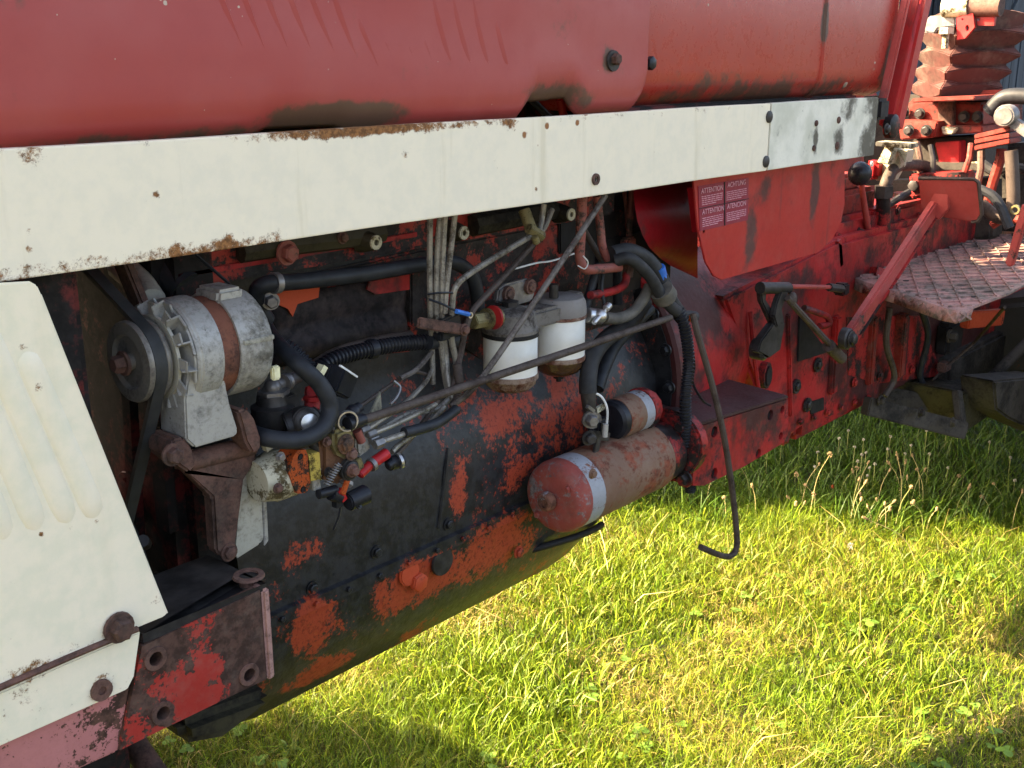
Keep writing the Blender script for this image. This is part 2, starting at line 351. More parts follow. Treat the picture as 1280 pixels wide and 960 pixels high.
MT['filter_rust'] = worn('rusty_filter_base', (.26, .19, .15), (.14, .05, .03), amt=.5, scale=50, edge=.1, rough=.75)
t = NT('amber_glass_bowl'); t.b.inputs['Base Color'].default_value = (.10, .05, .025, 1); t.b.inputs['Roughness'].default_value = .12; t.b.inputs['Transmission Weight'].default_value = .35; MT['amber'] = t.m
MT['starter'] = worn('starter_body_brown_paint', (.16, .09, .058), (.22, .06, .032), amt=.4, scale=16, edge=.05, rough=.62, speck=.0, fade=.4, dust=.18, grime=.1)
MT['starter_end'] = worn('starter_end_red_over_grey', (.25, .05, .038), (.22, .20, .20), amt=.40, scale=34, edge=.05, rough=.65, dust=.2, urough=.5, umetal=.2, grime=.15, grimec=(.07, .04, .03),
                         spots=[((715, 590, 1.08), .02, .12)])
MT['starter_grey'] = worn('starter_bare_grey_band', (.27, .28, .30), (.20, .085, .055), amt=.33, scale=24, edge=.04, rough=.55, metal=.1, dust=.1, spots=[(((715, 590, 1.08)), .05, -.2), ((700, 640, 1.1), .06, .25)])
MT['greasy_red'] = worn('greasy_red_flange', (.31, .022, .02), (.022, .018, .018), amt=.48, scale=18, edge=.06, rough=.45, urough=.45, grime=.2)
MT['olive'] = worn('olive_oily_brass', (.20, .165, .075), (.065, .05, .03), amt=.42, scale=50, edge=.08, rough=.45, metal=.3, umetal=.2)
MT['brown_pump'] = worn('brown_pump_casting', (.16, .075, .04), (.05, .035, .028), amt=.42, scale=40, edge=.08, rough=.55)
MT['yellow'] = worn('yellow_brass_plate', (.50, .38, .09), (.12, .08, .02), amt=.42, scale=70, edge=.06, rough=.38, metal=.4, umetal=.2)
MT['cream'] = worn('oil_stained_cream_casting', (.42, .39, .29), (.10, .075, .035), amt=.42, scale=44, edge=.05, rough=.5, speck=.2, speckc=(.04, .03, .02))
MT['greasy_black'] = worn('black_grease_over_red', (.05, .022, .022), (.20, .03, .03), amt=.2, scale=24, edge=.06, rough=.45, dust=.1)
MT['bare_edge'] = worn('worn_edge_paint', (.36, .20, .17), (.20, .11, .09), amt=.45, scale=50, edge=.1, rough=.7)
MT['red_plastic'] = plain('red_plastic_fitting', (.36, .015, .018), .35, 0, .2, 40, .05)
MT['plate_grey'] = worn('grey_green_sheet', (.27, .26, .20), (.13, .12, .09), amt=.35, scale=40, edge=.1, rough=.5, metal=.2)
MT['blue'] = plain('blue_crimp_insulation', (.03, .16, .55), .4)
MT['wire_white'] = plain('white_wire', (.6, .6, .58), .5)
MT['yellowish_tag'] = plain('cream_plastic_tag', (.7, .66, .42), .5)
MT['foot'] = worn('worn_red_footplate', (.32, .165, .145), (.19, .145, .125), amt=.52, scale=18, edge=.08, rough=.55, fade=.5, dust=.3, grime=.15, metal=.0)
MT['gaiter'] = worn('dusty_red_rubber_gaiter', (.085, .03, .026), (.07, .042, .035), amt=.45, scale=10, edge=.12, rough=.7, dust=.3)
MT['dusty_red'] = worn('dusty_red_paint', (.20, .020, .014), (.05, .025, .02), amt=.42, scale=16, edge=.06, rough=.55, dust=.18, grime=.2)
MT['decal'] = worn('plum_warning_decal', (.25, .022, .045), (.10, .05, .04), amt=.14, scale=60, rough=.4, bumpk=.0, dust=.1)
MT['decal_print'] = plain('pale_pink_print', (.62, .30, .36), .5, 0, .15, 80, .0)
MT['axle'] = worn('dirty_axle_casting', (.038, .034, .028), (.30, .075, .025), amt=.26, scale=8, edge=.03, rough=.7, urough=.6)
MT['dirt_steel'] = worn('dirty_brown_steel', (.05, .042, .034), (.024, .02, .017), amt=.45, scale=16, edge=.1, rough=.8, spec=.25)
MT['tyre'] = plain('black_tyre_rubber', (.03, .029, .028), .8, 0, .3, 20, .3)
MT['mud'] = worn('oily_pan_underside', (.042, .036, .02), (.02, .017, .013), amt=.45, scale=14, edge=.1, rough=.55)
MT['knob'] = plain('black_ball_knob', (.018, .018, .022), .28, 0, .2, 30, .0)
# --- setting
def wood_mat():
    t = NT('blue_grey_boards')
    g = t.noise(1, 8, .65, vec=t.mapv((9, 9, .7))); c = t.mix(t.ss(g, .35, .7), (.018, .027, .040), (.045, .06, .08))
    c = t.mix(t.ss(t.noise(2, 6, .6), .55, .75), c, (.03, .04, .045))
    t.set(t.b.inputs['Base Color'], c); t.b.inputs['Roughness'].default_value = .75; t.bump(g, .4, .004); return t.m
MT['wood'] = wood_mat()
def ground_mat():
    t = NT('turf_soil'); a = t.noise(2.2, 6, .6); b = t.noise(38, 8, .7)
    c = t.mix(t.ss(a, .4, .62), (.022, .032, .008), (.06, .05, .02)); c = t.mix(t.ss(b, .4, .65), c, (.028, .022, .011))
    t.set(t.b.inputs['Base Color'], c); t.b.inputs['Roughness'].default_value = .95; t.bump(b, .9, .02); return t.m
MT['ground'] = ground_mat()
def leaf_mat(name, trans=.22):
    t = NT(name); a = t.n('ShaderNodeAttribute'); a.attribute_name = 'tint'
    t.l(a.outputs['Color'], t.b.inputs['Base Color']); t.b.inputs['Roughness'].default_value = .5; t.b.inputs['Specular IOR Level'].default_value = .3
    tr = t.n('ShaderNodeBsdfTranslucent'); t.l(a.outputs['Color'], tr.inputs[0]); m = t.n('ShaderNodeMixShader'); m.inputs[0].default_value = trans
    t.l(t.b.outputs[0], m.inputs[1]); t.l(tr.outputs[0], m.inputs[2]); t.l(m.outputs[0], t.out.inputs[0]); return t.m
MT['blade'] = leaf_mat('grass_blade')
MT['seed'] = plain('tan_seed_head', (.30, .21, .11), .8, 0, .35, 120)
MT['stem'] = plain('dry_green_stem', (.24, .26, .09), .6, 0, .3, 60)
MT['stem_straw'] = plain('straw_stem', (.46, .38, .17), .6, 0, .3, 60)
MT['clover'] = plain('white_clover_head', (.34, .32, .26), .8, 0, .25, 150)
MT['weed'] = plain('broad_weed_leaf', (.085, .16, .025), .5, 0, .3, 40)
# ------------------------------------------------------------------ setting
o = MB().add([(-60, -60, 0), (60, -60, 0), (60, 60, 0), (-60, 60, 0)], [[0, 1, 2, 3]]).build('ground', MT['ground'], origin=Vector((0, 0, 0)))
tag(o, 'mown grassy field under and around the tractor', None, kind='structure')
# barn beyond the tractor: its shadow lies over the far grass
BX0, BX1, BY, BH = 1.45, 17.0, 4.5, 3.5
barn = empty('barn', Vector((9, BY, 0))); OB = Vector((9, BY, 0))
tag(barn, 'dark blue grey boarded barn with braced door behind the tractor', 'barn')
MB().box2((BX0, BY + .06, 0), (BX1, BY + 6, BH)).build('wall', MT['wood'], barn, origin=OB)
x = BX0; first = None; i = 0
while x < BX1 - .05:
    if first is None: first = MB().box2((x, BY, .05), (x + .19, BY + .058, BH - .02)).build('plank', MT['wood'], barn, bevel=.006, origin=OB)
    else:
        c = first.copy(); COL.objects.link(c); c.parent = barn; c.location = (x - BX0, random.uniform(-.006, .006), 0)
    x += .2
MB().prism([Vector((BX0 - .3, BY - .35, BH)), Vector((BX0 - .3, BY + 6.4, BH)), Vector((BX0 - .3, BY + 3, BH + 1.1))], Vector((BX1 - BX0 + .6, 0, 0))).build('roof', MT['dirt_steel'], barn, origin=OB)
door = MB().box2((11.2, BY - .05, .12), (13.6, BY - .008, 2.5)).build('door', MT['wood'], barn, bevel=.004, origin=OB)
for k in range(12): MB().box2((11.2 + k * .2, BY - .07, .13), (11.39 + k * .2, BY - .051, 2.49)).build('board', MT['wood'], door, bevel=.004, origin=OB)
MB().bar(Vector((11.3, BY - .085, .3)), Vector((13.5, BY - .085, 2.3)), .15, .028).build('brace', MT['wood'], door, bevel=.004, origin=OB)
for z in (.3, 2.33): MB().box2((11.2, BY - .1, z - .075), (13.6, BY - .071, z + .075)).build('rail', MT['wood'], door, bevel=.004, origin=OB)
MB().box2((12.2, BY - .16, 1.5), (12.25, BY - .1, 1.8)).build('handle', MT['steel_dark'], door, bevel=.006, origin=OB)
# ------------------------------------------------------------------ tractor: sheet metal
T = empty('tractor', BASE)
tag(T, 'old red tractor with white side stripe and exposed grimy engine', 'tractor')
def part(mb, name, mat, parent=None, **k): return mb.build(name, MT[mat] if isinstance(mat, str) else mat, parent or T, **k)
YC = 1.45
def mirrorY(y): return 2 * YC - y
# bonnet: one skin from near lower edge over the top to the far lower edge
BXR = P(808, 60, 1.07).x
cut0, cut1 = P(652, 140, 1.07).x, P(732, 135, 1.07).x
def zbot(X):
    z = 1.514
    if cut0 < X < cut1:
        u = (X - cut0) / (cut1 - cut0); z += .027 * min(1, 5 * min(u, 1 - u)) ** 1.3 * (1 if u > .5 else .95)
    d = BXR - X; R = .032
    if d < R: z += R - math.sqrt(max(0, R * R - (R - d) ** 2))
    z += .002 * sin(X * 9 + 1) + (.006 if P(330, 160, 1.07).x < X < P(440, 155, 1.07).x else 0)
    return z
xs = sorted(set([.12 + i * .02 for i in range(int((BXR - .12) / .02))] + [BXR - .032 * (1 - cos(a)) for a in np.linspace(0, pi / 2, 9)] + [cut0 + (cut1 - cut0) * u for u in np.linspace(0, 1, 15)]))
profs = []
for X in xs:
    zb = zbot(X); pr = []
    for u in (0, .004, .010, .018, .028, .042, .06):
        pr.append(Vector((X, 1.068 + .022 * max(0, 1 - u / .042) ** 2.2, zb + u)))
    z0 = zb + .06
    for i in range(1, 9): pr.append(Vector((X, 1.068 + .0008 * sin(X * 5 + i), z0 + (1.76 - z0) * i / 8)))
    for a in np.linspace(.2, pi / 2, 6): pr.append(Vector((X, 1.068 + .1 * (1 - cos(a)), 1.76 + .1 * sin(a))))
    for p in [Vector((X, mirrorY(q.y), q.z)) for q in pr[::-1]]: pr.append(p)
    profs.append(pr)
bon = part(MB().sweep(profs), 'bonnet', 'bonnet', ang=50)
sm = bon.modifiers.new('sheet', 'SOLIDIFY'); sm.thickness = .003; sm.offset = 0
bon['label'] = 'faded red bonnet side with pressed slanting louvres'
# pressed louvres: slanted shallow ridges
lv = [(283, 0, 319, 95), (312, 0, 345, 96), (341, 0, 374, 95), (369, 0, 402, 93), (396, 0, 430, 92), (424, 0, 455, 92), (452, 22, 478, 92), (482, 45, 499, 90), (512, 52, 525, 90), (533, 45, 546, 90), (548, 10, 570, 91), (571, 6, 594, 92), (596, 10, 616, 92), (622, 20, 638, 86)]
for (x0, y0, x1, y1) in lv:
    a = P(x0, y0, 1.066); b = P(x1, y1, 1.066); d = (b - a)
    if y0 < 12: a = a - d * .9
    m = MB(); wdt = .017; dep = .0022 if y0 < 40 else .0015
    n = 9; vs = []
    for i in range(n + 1):
        u = i / n; p = a.lerp(b, u); h = dep * min(1, (1 - u) * 7) * min(1, .3 + u * 3)
        vs += [p + Vector((-wdt, .0035, 0)), p + Vector((-wdt * .5, .002 - h * .5, 0)), p + Vector((-.002, .002 - h, 0)), p + Vector((.0012, .0035, 0))]
    fs = [[i * 4 + j, i * 4 + j + 1, i * 4 + j + 5, i * 4 + j + 4] for i in range(n) for j in range(3)]
    m.add(vs, fs); part(m, 'louver', 'bonnet', bon, ang=30)
m = MB(); m.lathe(P(766, 76, 1.066), (0, -1, 0), [(0, .016), (.003, .0155)], 20); part(m, 'latch_washer', 'steel_dark', bon)
part(MB().bolt(P(768, 74, 1.063), r=.008, h=.008, washer=False), 'latch_bolt', 'rust', bon)
# things seen dimly through the notch under the bonnet edge
part(MB().tube([P(660, 120, 1.16), P(690, 150, 1.16)], .006), 'bonnet_prop', 'steel_dark'); part(MB().tube([P(700, 125, 1.2), P(706, 150, 1.2)], .007), 'bonnet_catch', 'red')
part(MB().box2((.7, 1.25, 1.38), (1.75, 1.65, 1.6)), 'rocker_cover', 'dark_red', bevel=.02)
part(MB().box2((1.5, 1.12, 1.42), (2.42, 1.78, 1.53)), 'tank_bearer', 'dark_red', bevel=.01)
part(MB().box2((.3, 1.30, 1.45), (2.3, 1.32, 1.72)), 'heat_baffle', 'dark_red')
# fuel tank behind the bonnet
TX0, TX1 = 1.48, P(1127, 30, 1.1).x
profs = []
def tank_prof(X, s, yo):
    pr = []
    hw = (YC - 1.098) ; 
    pts = []
    for a in np.linspace(-pi / 2, 0, 9): pts.append((-(hw - .065) - .065 * cos(a), .065 + .065 * sin(a)))
    pts = [(-(hw - .065), 0)] + pts + [(-hw, .14), (-hw, .22)]
    for a in np.linspace(0, pi / 2, 7): pts.append((-(hw - .07) - .07 * cos(a), .22 + .07 * sin(a)))
    full = pts + [(-x_, z_) for x_, z_ in pts[::-1]]
    c = .14
    return [Vector((X, YC + x_ * s, 1.513 + c + (z_ - c) * s)) for x_, z_ in full]
for X, s in [(TX0, .9), (TX0 + .012, .985), (TX0 + .03, 1)] + [(TX0 + .03 + (TX1 - .10 - TX0) * i / 16, 1) for i in range(1, 17)] + [(TX1 - .07 + .07 * sin(a), .955 + .045 * cos(a)) for a in np.linspace(.25, pi / 2, 7)]:
    profs.append(tank_prof(X, s, 0))
tank = part(MB().sweep(profs, closed=True), 'fuel_tank', 'tank', ang=50)
tank['label'] = 'glossy red fuel tank behind the bonnet'
rx = P(1034, 40, 1.097).x
part(MB().sweep([[v for v in tank_prof(rx + dx, 1.0 + .016 * k, 0)] for dx, k in ((-.016, 0), (-.013, .8), (.010, .8), (.013, 0))], closed=True, capends=False), 'seam_rib', 'tank', tank, ang=30)
part(MB().bolt(P(1117, 77, 1.12), r=.009, h=.010), 'tank_bolt', 'steel_dark', tank)
part(MB().bolt(P(811, 79, 1.085), r=.010, h=.008, washer=False), 'stop_button', 'plastic', tank)
# white stripe: folded channel
def channel(name, X0, X1, mat):
    z0, z1, y, d, t = 1.397, 1.519, 1.05, .016, .003
    sec = [(y + d, z0), (y, z0), (y, z1), (y + d, z1), (y + d, z1 - t), (y + t, z1 - t), (y + t, z0 + t), (y + d, z0 + t)]
    m = MB()
    n = max(2, int((X1 - X0) / .04)); 
    m.sweep([[Vector((X0 + (X1 - X0) * i / n, a + .0006 * sin(i * .5), b + .0006 * sin(i * .37))) for a, b in sec] for i in range(n + 1)], closed=True)
    return part(m, name, mat, bevel=.0016, ang=45)
SX = P(962, 165, 1.05).x; SE = P(1095, 160, 1.05).x
stripe = channel('side_stripe', .12, SX - .0015, 'white'); stripe['label'] = 'long white stripe panel with rust spots along its edges'
stripe2 = channel('stripe_end', SX + .0015, SE, 'white_end'); stripe2['label'] = 'short white stripe end stained with black oil'
for (x, y, r) in [(961, 146, .011), (957, 202, .011)]: part(MB().lathe(P(x, y, 1.05), (0, -1, 0), [(0, r), (.0025, r), (.0045, r * .6)], 14), 'rivet', 'steel_dark', stripe)
for (x, y, r) in [(1020, 154, .006), (1017, 185, .006), (1048, 150, .007), (1046, 182, .008)]: part(MB().lathe(P(x, y, 1.05), (0, -1, 0), [(0, r), (.002, r), (.004, r * .5)], 12), 'rivet', 'rust', stripe2)
part(MB().ring(P(744, 224, 1.05), (0, -1, 0), .0045, .009, .003), 'grommet', 'rust', stripe)
part(MB().lathe(P(744, 224, 1.049), (0, -1, 0), [(-.004, .0046), (-.0005, .0046)], 12), 'bolt_hole', 'black_dark', stripe)
# lintel flange end bracket and instrument panel post
a = P(1158, -40, 1.09); b = P(1112, 165, 1.09)
post = part(MB().bar(a, b, .055, .045), 'cowl_post', 'red_clean', bevel=.012, seg=3)
part(MB().bar(P(1139, -30, 1.085), P(1100, 140, 1.085), .012, .02), 'post_flange', 'red_worn', post, bevel=.004)
part(MB().lathe(P(1115, 158, 1.07), (0, -1, 0), [(-.01, .027), (.006, .027), (.01, .02)], 18), 'post_foot', 'greasy_red', post)
part(MB().bolt(P(1108, 161, 1.05), r=.008), 'post_bolt', 'steel_dark', post)
part(MB().box(P(1098, 136, 1.075), (.05, .03, .045)), 'post_clip', 'black_dark', post, bevel=.006)
# shield below the stripe with its warning decal
shp = [(866, 215), (1056, 190), (1056, 255), (1051, 280), (1040, 300), (1022, 316), (902, 350), (892, 345), (882, 328), (872, 285)]
shield = part(MB().slab(shp, 1.10, .004), 'guard_shield', 'red_clean', bevel=.001)
shield['label'] = 'red sheet guard with rounded lower corners under the stripe'
part(MB().bar(P(867, 235, 1.112), P(873, 290, 1.112), .006, .024), 'shield_flange', 'red_deep', shield)
part(MB().sweep([[P(x0 + (872 - x0) * u, y0 + (y1 - y0) * u, 1.27 - .09 * sin(pi * (.08 + .8 * v)) + .02 * u) for u in np.linspace(0, 1, 8)] for v, x0, y0, y1 in ((0, 792, 228, 216), (.15, 792, 244, 236), (.3, 794, 260, 256), (.45, 797, 277, 276), (.6, 803, 294, 296), (.75, 812, 310, 316), (.88, 824, 322, 334), (1, 838, 332, 348))]), 'cowl_inner_panel', 'red_deep', ang=60)
c00, c10, c11, c01 = [P(x, y, 1.0985) for x, y in ((873, 233), (936, 222), (935, 275), (875, 289))]
def dq(u, v): return (c00.lerp(c10, u)).lerp(c01.lerp(c11, u), v)
decal = part(MB().prism([c00, c10, c11, c01], Vector((0, .0012, 0))), 'warning_decal', 'decal', shield)
decal['label'] = 'plum warning decal in four panels headed ATTENTION'
def txt(body, u, v, h):
    cu = bpy.data.curves.new('decal_text', 'FONT'); cu.body = body; cu.size = h; cu.align_x = 'CENTER'; cu.extrude = .0002
    co = bpy.data.objects.new('decal_text_curve', cu); cu.materials.append(MT['decal_print'])
    o = bpy.data.objects.new('decal_text', bpy.data.meshes.new_from_object(co)); COL.objects.link(o); bpy.data.objects.remove(co)
    p = dq(u, v) + Vector((0, -.0012, 0)); ux = (c10 - c00).normalized(); uz = (c00 - c01).normalized(); ny = ux.cross(uz).normalized()
    uz = ny.cross(ux); M = Matrix((ux, uz, ny)).transposed().to_4x4(); M.translation = p - BASE
    o.matrix_local = M; o.parent = decal; o.matrix_local = M
    return o
txt('ATTENTION', .25, .17, .0135); txt('ACHTUNG', .74, .14, .0135); txt('ATTENTION', .26, .64, .0135); txt('ATENCION', .74, .63, .0135)
m = MB()
for cu_, cv in ((0, 0), (1, 0), (0, 1), (1, 1)):
    for r in range(5):
        u0 = .05 + cu_ * .49; v0 = .235 + cv * .485 + r * .045; x = u0; 
        while x < u0 + .40 - (.16 if r == 4 else 0):
            wd = random.uniform(.03, .08); 
            a_, b_ = dq(x, v0), dq(min(x + wd, u0 + .41), v0); c_, d_ = dq(min(x + wd, u0 + .41), v0 + .016), dq(x, v0 + .016)
            m.prism([a_, b_, c_, d_], Vector((0, -.0008, 0))); x += wd + .014
part(m, 'print_lines', 'decal_print', decal)['kind'] = 'stuff'
m = MB(); m.prism([dq(.0, .485), dq(1, .485), dq(1, .5), dq(0, .5)], Vector((0, -.0009, 0))); m.prism([dq(.49, 0), dq(.505, 0), dq(.505, 1), dq(.49, 1)], Vector((0, -.0011, 0)))
part(m, 'panel_rule', 'black_dark', decal)

# ------------------------------------------------------------------ front: white side panel, trim, rail, bracket
pan = [(-150, 362), (38, 352), (47, 357), (52, 368), (210, 766), (206, 771), (172, 785), (90, 820), (-150, 925)]
side = part(MB().slab(pan, 1.04, .005), 'side_panel', 'white_panel', bevel=.0015)
side['label'] = 'white grille side panel with pressed ribs and rusty lower crease'
m = MB(); m.prism([P(52, 368, 1.046), P(210, 766, 1.046), P(210, 766, 1.046) + Vector((-.004, 0, 0)), P(52, 368, 1.046) + Vector((-.004, 0, 0))], Vector((0, .03, 0))); part(m, 'panel_return', 'white_panel', side)
for (x0, y0, x1, y1) in [(26, 432, 122, 652), (-30, 390, 89, 660), (-75, 370, 50, 670), (-120, 360, 10, 682), (-160, 360, -28, 695)]:
    a = P(x0, y0, 1.0425); b = P(x1, y1, 1.0425); n = 16; m = MB()
    pts = [a.lerp(b, i / n) for i in range(n + 1)]
    m.tube(pts, lambda u: .0140 * max(.05, min(1, (min(u, 1 - u) * 12)) ** .5), 18, True, .38); part(m, 'pressed_rib', 'white_panel', side, ang=60)
m = MB(); m.tube([P(172, 786, 1.038), P(90, 820, 1.038), P(-150, 925, 1.038)], .0035, 6); part(m, 'crease', 'rust', side)
trim = part(MB().slab([(176, 789), (168, 846), (160, 862), (-150, 1000), (-150, 932), (90, 826)], 1.043, .006), 'lower_trim', 'white_panel', bevel=.0015)
part(MB().bolt(P(148, 784, 1.038), r=.0115, h=.012), 'panel_bolt', 'rust', side)
m = MB(); m.ring(P(126, 862, 1.043), (0, -1, 0), .005, .0125, .004); m.lathe(P(126, 862, 1.043), (0, -1, 0), [(-.01, .005), (.0005, .005)], 10); part(m, 'trim_bolt', 'rust', trim)
rail = part(MB().slab([(178, 790), (150, 940), (-150, 1075), (-150, 970), (155, 845)], 1.05, .1), 'frame_rail', 'pink', bevel=.004)
rail['label'] = 'pinkish faded front frame rail with flaking paint'
hl = [(194, 823, .0085), (311, 843, .0085), (203, 891, .0085)]
brk = part(MB().slab([(178, 808), (325, 738), (333, 849), (184, 921), (150, 938)], 1.045, .016, hl), 'front_bracket', 'bracket')
brk['label'] = 'chipped red steel bracket with bolt holes'
for (x, y, r) in hl: part(MB().ring(P(x, y, 1.0448), (0, -1, 0), r, r * 1.7, .002), 'hole_rim', 'rust', brk)

a = P(329, 737, 1.045) + Vector((.003, .011, 0)); b = Vector((a.x, a.y, P(336, 850, 1.045).z))
part(MB().bar(a, b, .011, .026), 'bracket_edge', 'bare_edge', brk, bevel=.003)
# bracket top plate
tz = P(325, 738, 1.05).z; tx0 = P(178, 808, 1.05).x; tx1 = P(331, 735, 1.05).x
hc = PZ(311, 722, tz + .006)
part(MB().box2((tx0, 1.062, tz - .115), (tx1 - .012, 1.165, tz - .006)), 'bracket_core', 'black_dark', brk)
top = part(MB().prism([Vector((tx0, 1.047, tz - .004)), Vector((tx1, 1.047, tz - .004)), Vector((tx1, 1.17, tz - .004)), Vector((tx0, 1.17, tz - .004))], Vector((0, 0, .012)),
     [[Vector((hc.x + .012 * cos(g), hc.y + .012 * sin(g), tz - .004)) for g in [2 * pi * i / 14 for i in range(14)]]]), 'bracket_top', 'steel_dark', brk, bevel=.0)
part(MB().lathe(Vector((hc.x, hc.y, tz + .0075)), (0, 0, 1), [(0, .02), (.003, .019), (.003, .0122), (-.01, .0122)], 18, 0.0, False), 'hole_rim', 'rust', brk)
# below the bracket: axle support, drag link, far front wheel, radiator
part(MB().slab([(226, 905), (345, 862), (338, 885), (285, 925), (232, 935)], 1.2, .5), 'axle_support', 'mud', bevel=.02)
part(MB().tube([P(150, 905, 1.2), P(205, 985, 1.1)], .016, 12), 'drag_link', 'rust')
part(MB().box2((.15, 1.09, .72), (.56, 1.81, 1.5)), 'radiator', 'dark_red', bevel=.01)
part(MB().box2((.1, 1.15, .62), (.5, 1.75, .85)), 'front_bolster', 'dirt_steel', bevel=.02)
part(MB().box2((.12, mirrorY(1.066), 1.397), (SE, mirrorY(1.05), 1.519)), 'far_side_stripe', 'white')
gr = part(MB().box2((.10, 1.10, .80), (.148, 1.80, 1.515)), 'radiator_grille', 'black_dark', bevel=.01)
for i in range(15): part(MB().box2((.075, 1.13 + i * .045, .84), (.099, 1.145 + i * .045, 1.48)), 'grille_bar', 'white_panel', gr, bevel=.003)
def wheel(c, r, wd, rim, name):
    c = Vector(c); W = part(MB().lathe(c - YA * wd / 2, (0, 1, 0), [(0, rim * .9), (0, rim), (.03, r * .86), (.06, r * .94), (wd / 2, r * .96), (wd - .06, r * .94), (wd - .03, r * .86), (wd, rim), (wd, rim * .9)], 48), name, 'tyre')
    part(MB().lathe(c - YA * wd * .3, (0, 1, 0), [(0, .1), (.0, rim * .95), (wd * .6, rim * .95), (wd * .6, .1)], 32), 'rim', 'cream', W)
    for k in range(20):
        for s in (-1, 1):
            g = 2 * pi * (k + (.5 if s > 0 else 0)) / 20; p = c + Vector((cos(g), 0, sin(g))) * r * .965 + YA * s * wd * .22
            R = Matrix.Rotation(-g, 3, 'Y') @ Matrix.Rotation(s * .7, 3, 'X')
            part(MB().box(p, (r * .07, wd * .55, .05), R), 'tread_lug', 'tyre', W)
    return W
wheel((.70, 2.40, .46), .46, .24, .26, 'front_wheel'); wheel((.6, .5, .46), .46, .24, .26, 'front_wheel'); wheel((4.25, .55, .85), .85, .42, .5, 'rear_wheel')
part(MB().tube([Vector((.6, .6, .46)), Vector((.6, 2.3, .46))], .05, 12), 'front_axle', 'dirt_steel')
# ------------------------------------------------------------------ engine
EX0, EX1 = .80, 1.86
prof = [(1.275, 1.47), (1.275, 1.13), (1.268, 1.10), (1.235, 1.04), (1.215, .99), (1.207, .93), (1.207, .845), (1.200, .842), (1.200, .822), (1.207, .818), (1.215, .76), (1.235, .70), (1.27, .645), (1.33, .608), (1.45, .60)]
def eng_prof(X, dz=0, dy=0, tail=0):
    pr = []
    for y, z in prof:
        zz = z
        if z < .80: zz = z + dz * min(1, (.80 - z) / .2)
        pr.append(Vector((X, y + dy, zz)))
    return pr + [Vector((X, mirrorY(p.y), p.z)) for p in pr[::-1]]
cols = [(EX0, .05), (EX0 + .02, .03), (EX0 + .05, .0)] + [(EX0 + .05 + i * .05, .0) for i in range(1, 14)] + [(1.54, .0), (1.60, .012), (1.66, .04), (1.72, .085), (1.80, .13), (EX1, .15)]
block = part(MB().sweep([eng_prof(X, d) for X, d in cols], closed=True), 'engine_block', 'block', ang=32)
block['label'] = 'oily black crankcase and sump with flaking red paint'
# details on crankcase
m = MB(); m.lathe(P(520, 726, 1.207), (0, -1, 0), [(0, .017), (.012, .017), (.014, .013)], 6, .3); m.lathe(P(510, 716, 1.207), (0, -1, 0), [(0, .022), (.006, .021)], 14); part(m, 'drain_plug', 'orange_red', block, bevel=.002)
part(MB().lathe(P(552, 702, 1.205), (0, -1, 0), [(0, .024), (.004, .023)], 18), 'boss', 'steel_dark', block)
for (x, y, r) in [(601, 553, .012), (612, 548, .006), (648, 690, .008), (470, 690, .007), (560, 655, .007), (640, 640, .007), (390, 735, .007)]:
    part(MB().bolt(P(x, y, 1.206 if y > 560 else 1.225), r=r), 'block_bolt', 'block', block)
for i in range(14):
    X = .86 + i * .062; part(MB().bolt(Vector((X, 1.199, .832)), r=.0042, h=.004, washer=False), 'sump_bolt', 'block', block)
m = MB(); m.hose([(560, 560, 1.215), (556, 600, 1.207), (549, 660, 1.205)], .004, n=6); part(m, 'casting_rib', 'block', block)
m = MB(); m.tube(spline([(655, 690, 1.24), (690, 680, 1.212), (720, 671, 1.21), (744, 661, 1.23), (752, 656, 1.26)], 5), .007, 10); part(m, 'oil_pipe', 'black_dark', block)
# upper block with side cover and red frame
upper = part(MB().slab([(330, 455), (345, 352), (524, 312), (780, 262), (800, 420), (640, 480), (528, 400), (516, 440)], 1.268, .03), 'block_side', 'block_upper', bevel=.004)
cov = MB(); n = 12
cx = [P(x, y, 1.26) for x, y in ((338, 372), (515, 342), (513, 424), (338, 462))]
rows = []
for i in range(n + 1):
    v = i / n; l = cx[0].lerp(cx[3], v); r = cx[1].lerp(cx[2], v); bul = .006 * sin(pi * min(1, v * 2)) if v < .5 else .012 * sin(pi * (v - .5) * 2)
    rows.append([l.lerp(r, u) + Vector((0, -bul * min(1, 12 * min(u, 1 - u)), 0)) for u in np.linspace(0, 1, 13)])
cov.sweep(rows); cover = part(cov, 'side_cover', 'cover', ang=60); cover['label'] = 'sooty brown pushrod cover on the block side'
sm = cover.modifiers.new('sheet', 'SOLIDIFY'); sm.thickness = .006; sm.offset = -1
part(MB().slab([(514, 338), (531, 334), (530, 408), (514, 410)], 1.245, .02), 'cover_post', 'block_upper', bevel=.003)
part(MB().slab([(345, 366), (400, 356), (398, 372), (372, 380), (366, 396), (360, 386), (346, 380)], 1.2475, .004), 'paint_flake', 'orange_red', cover)
part(MB().slab([(462, 352), (512, 343), (512, 362), (470, 368), (459, 362)], 1.2475, .004), 'paint_flake', 'red', cover)
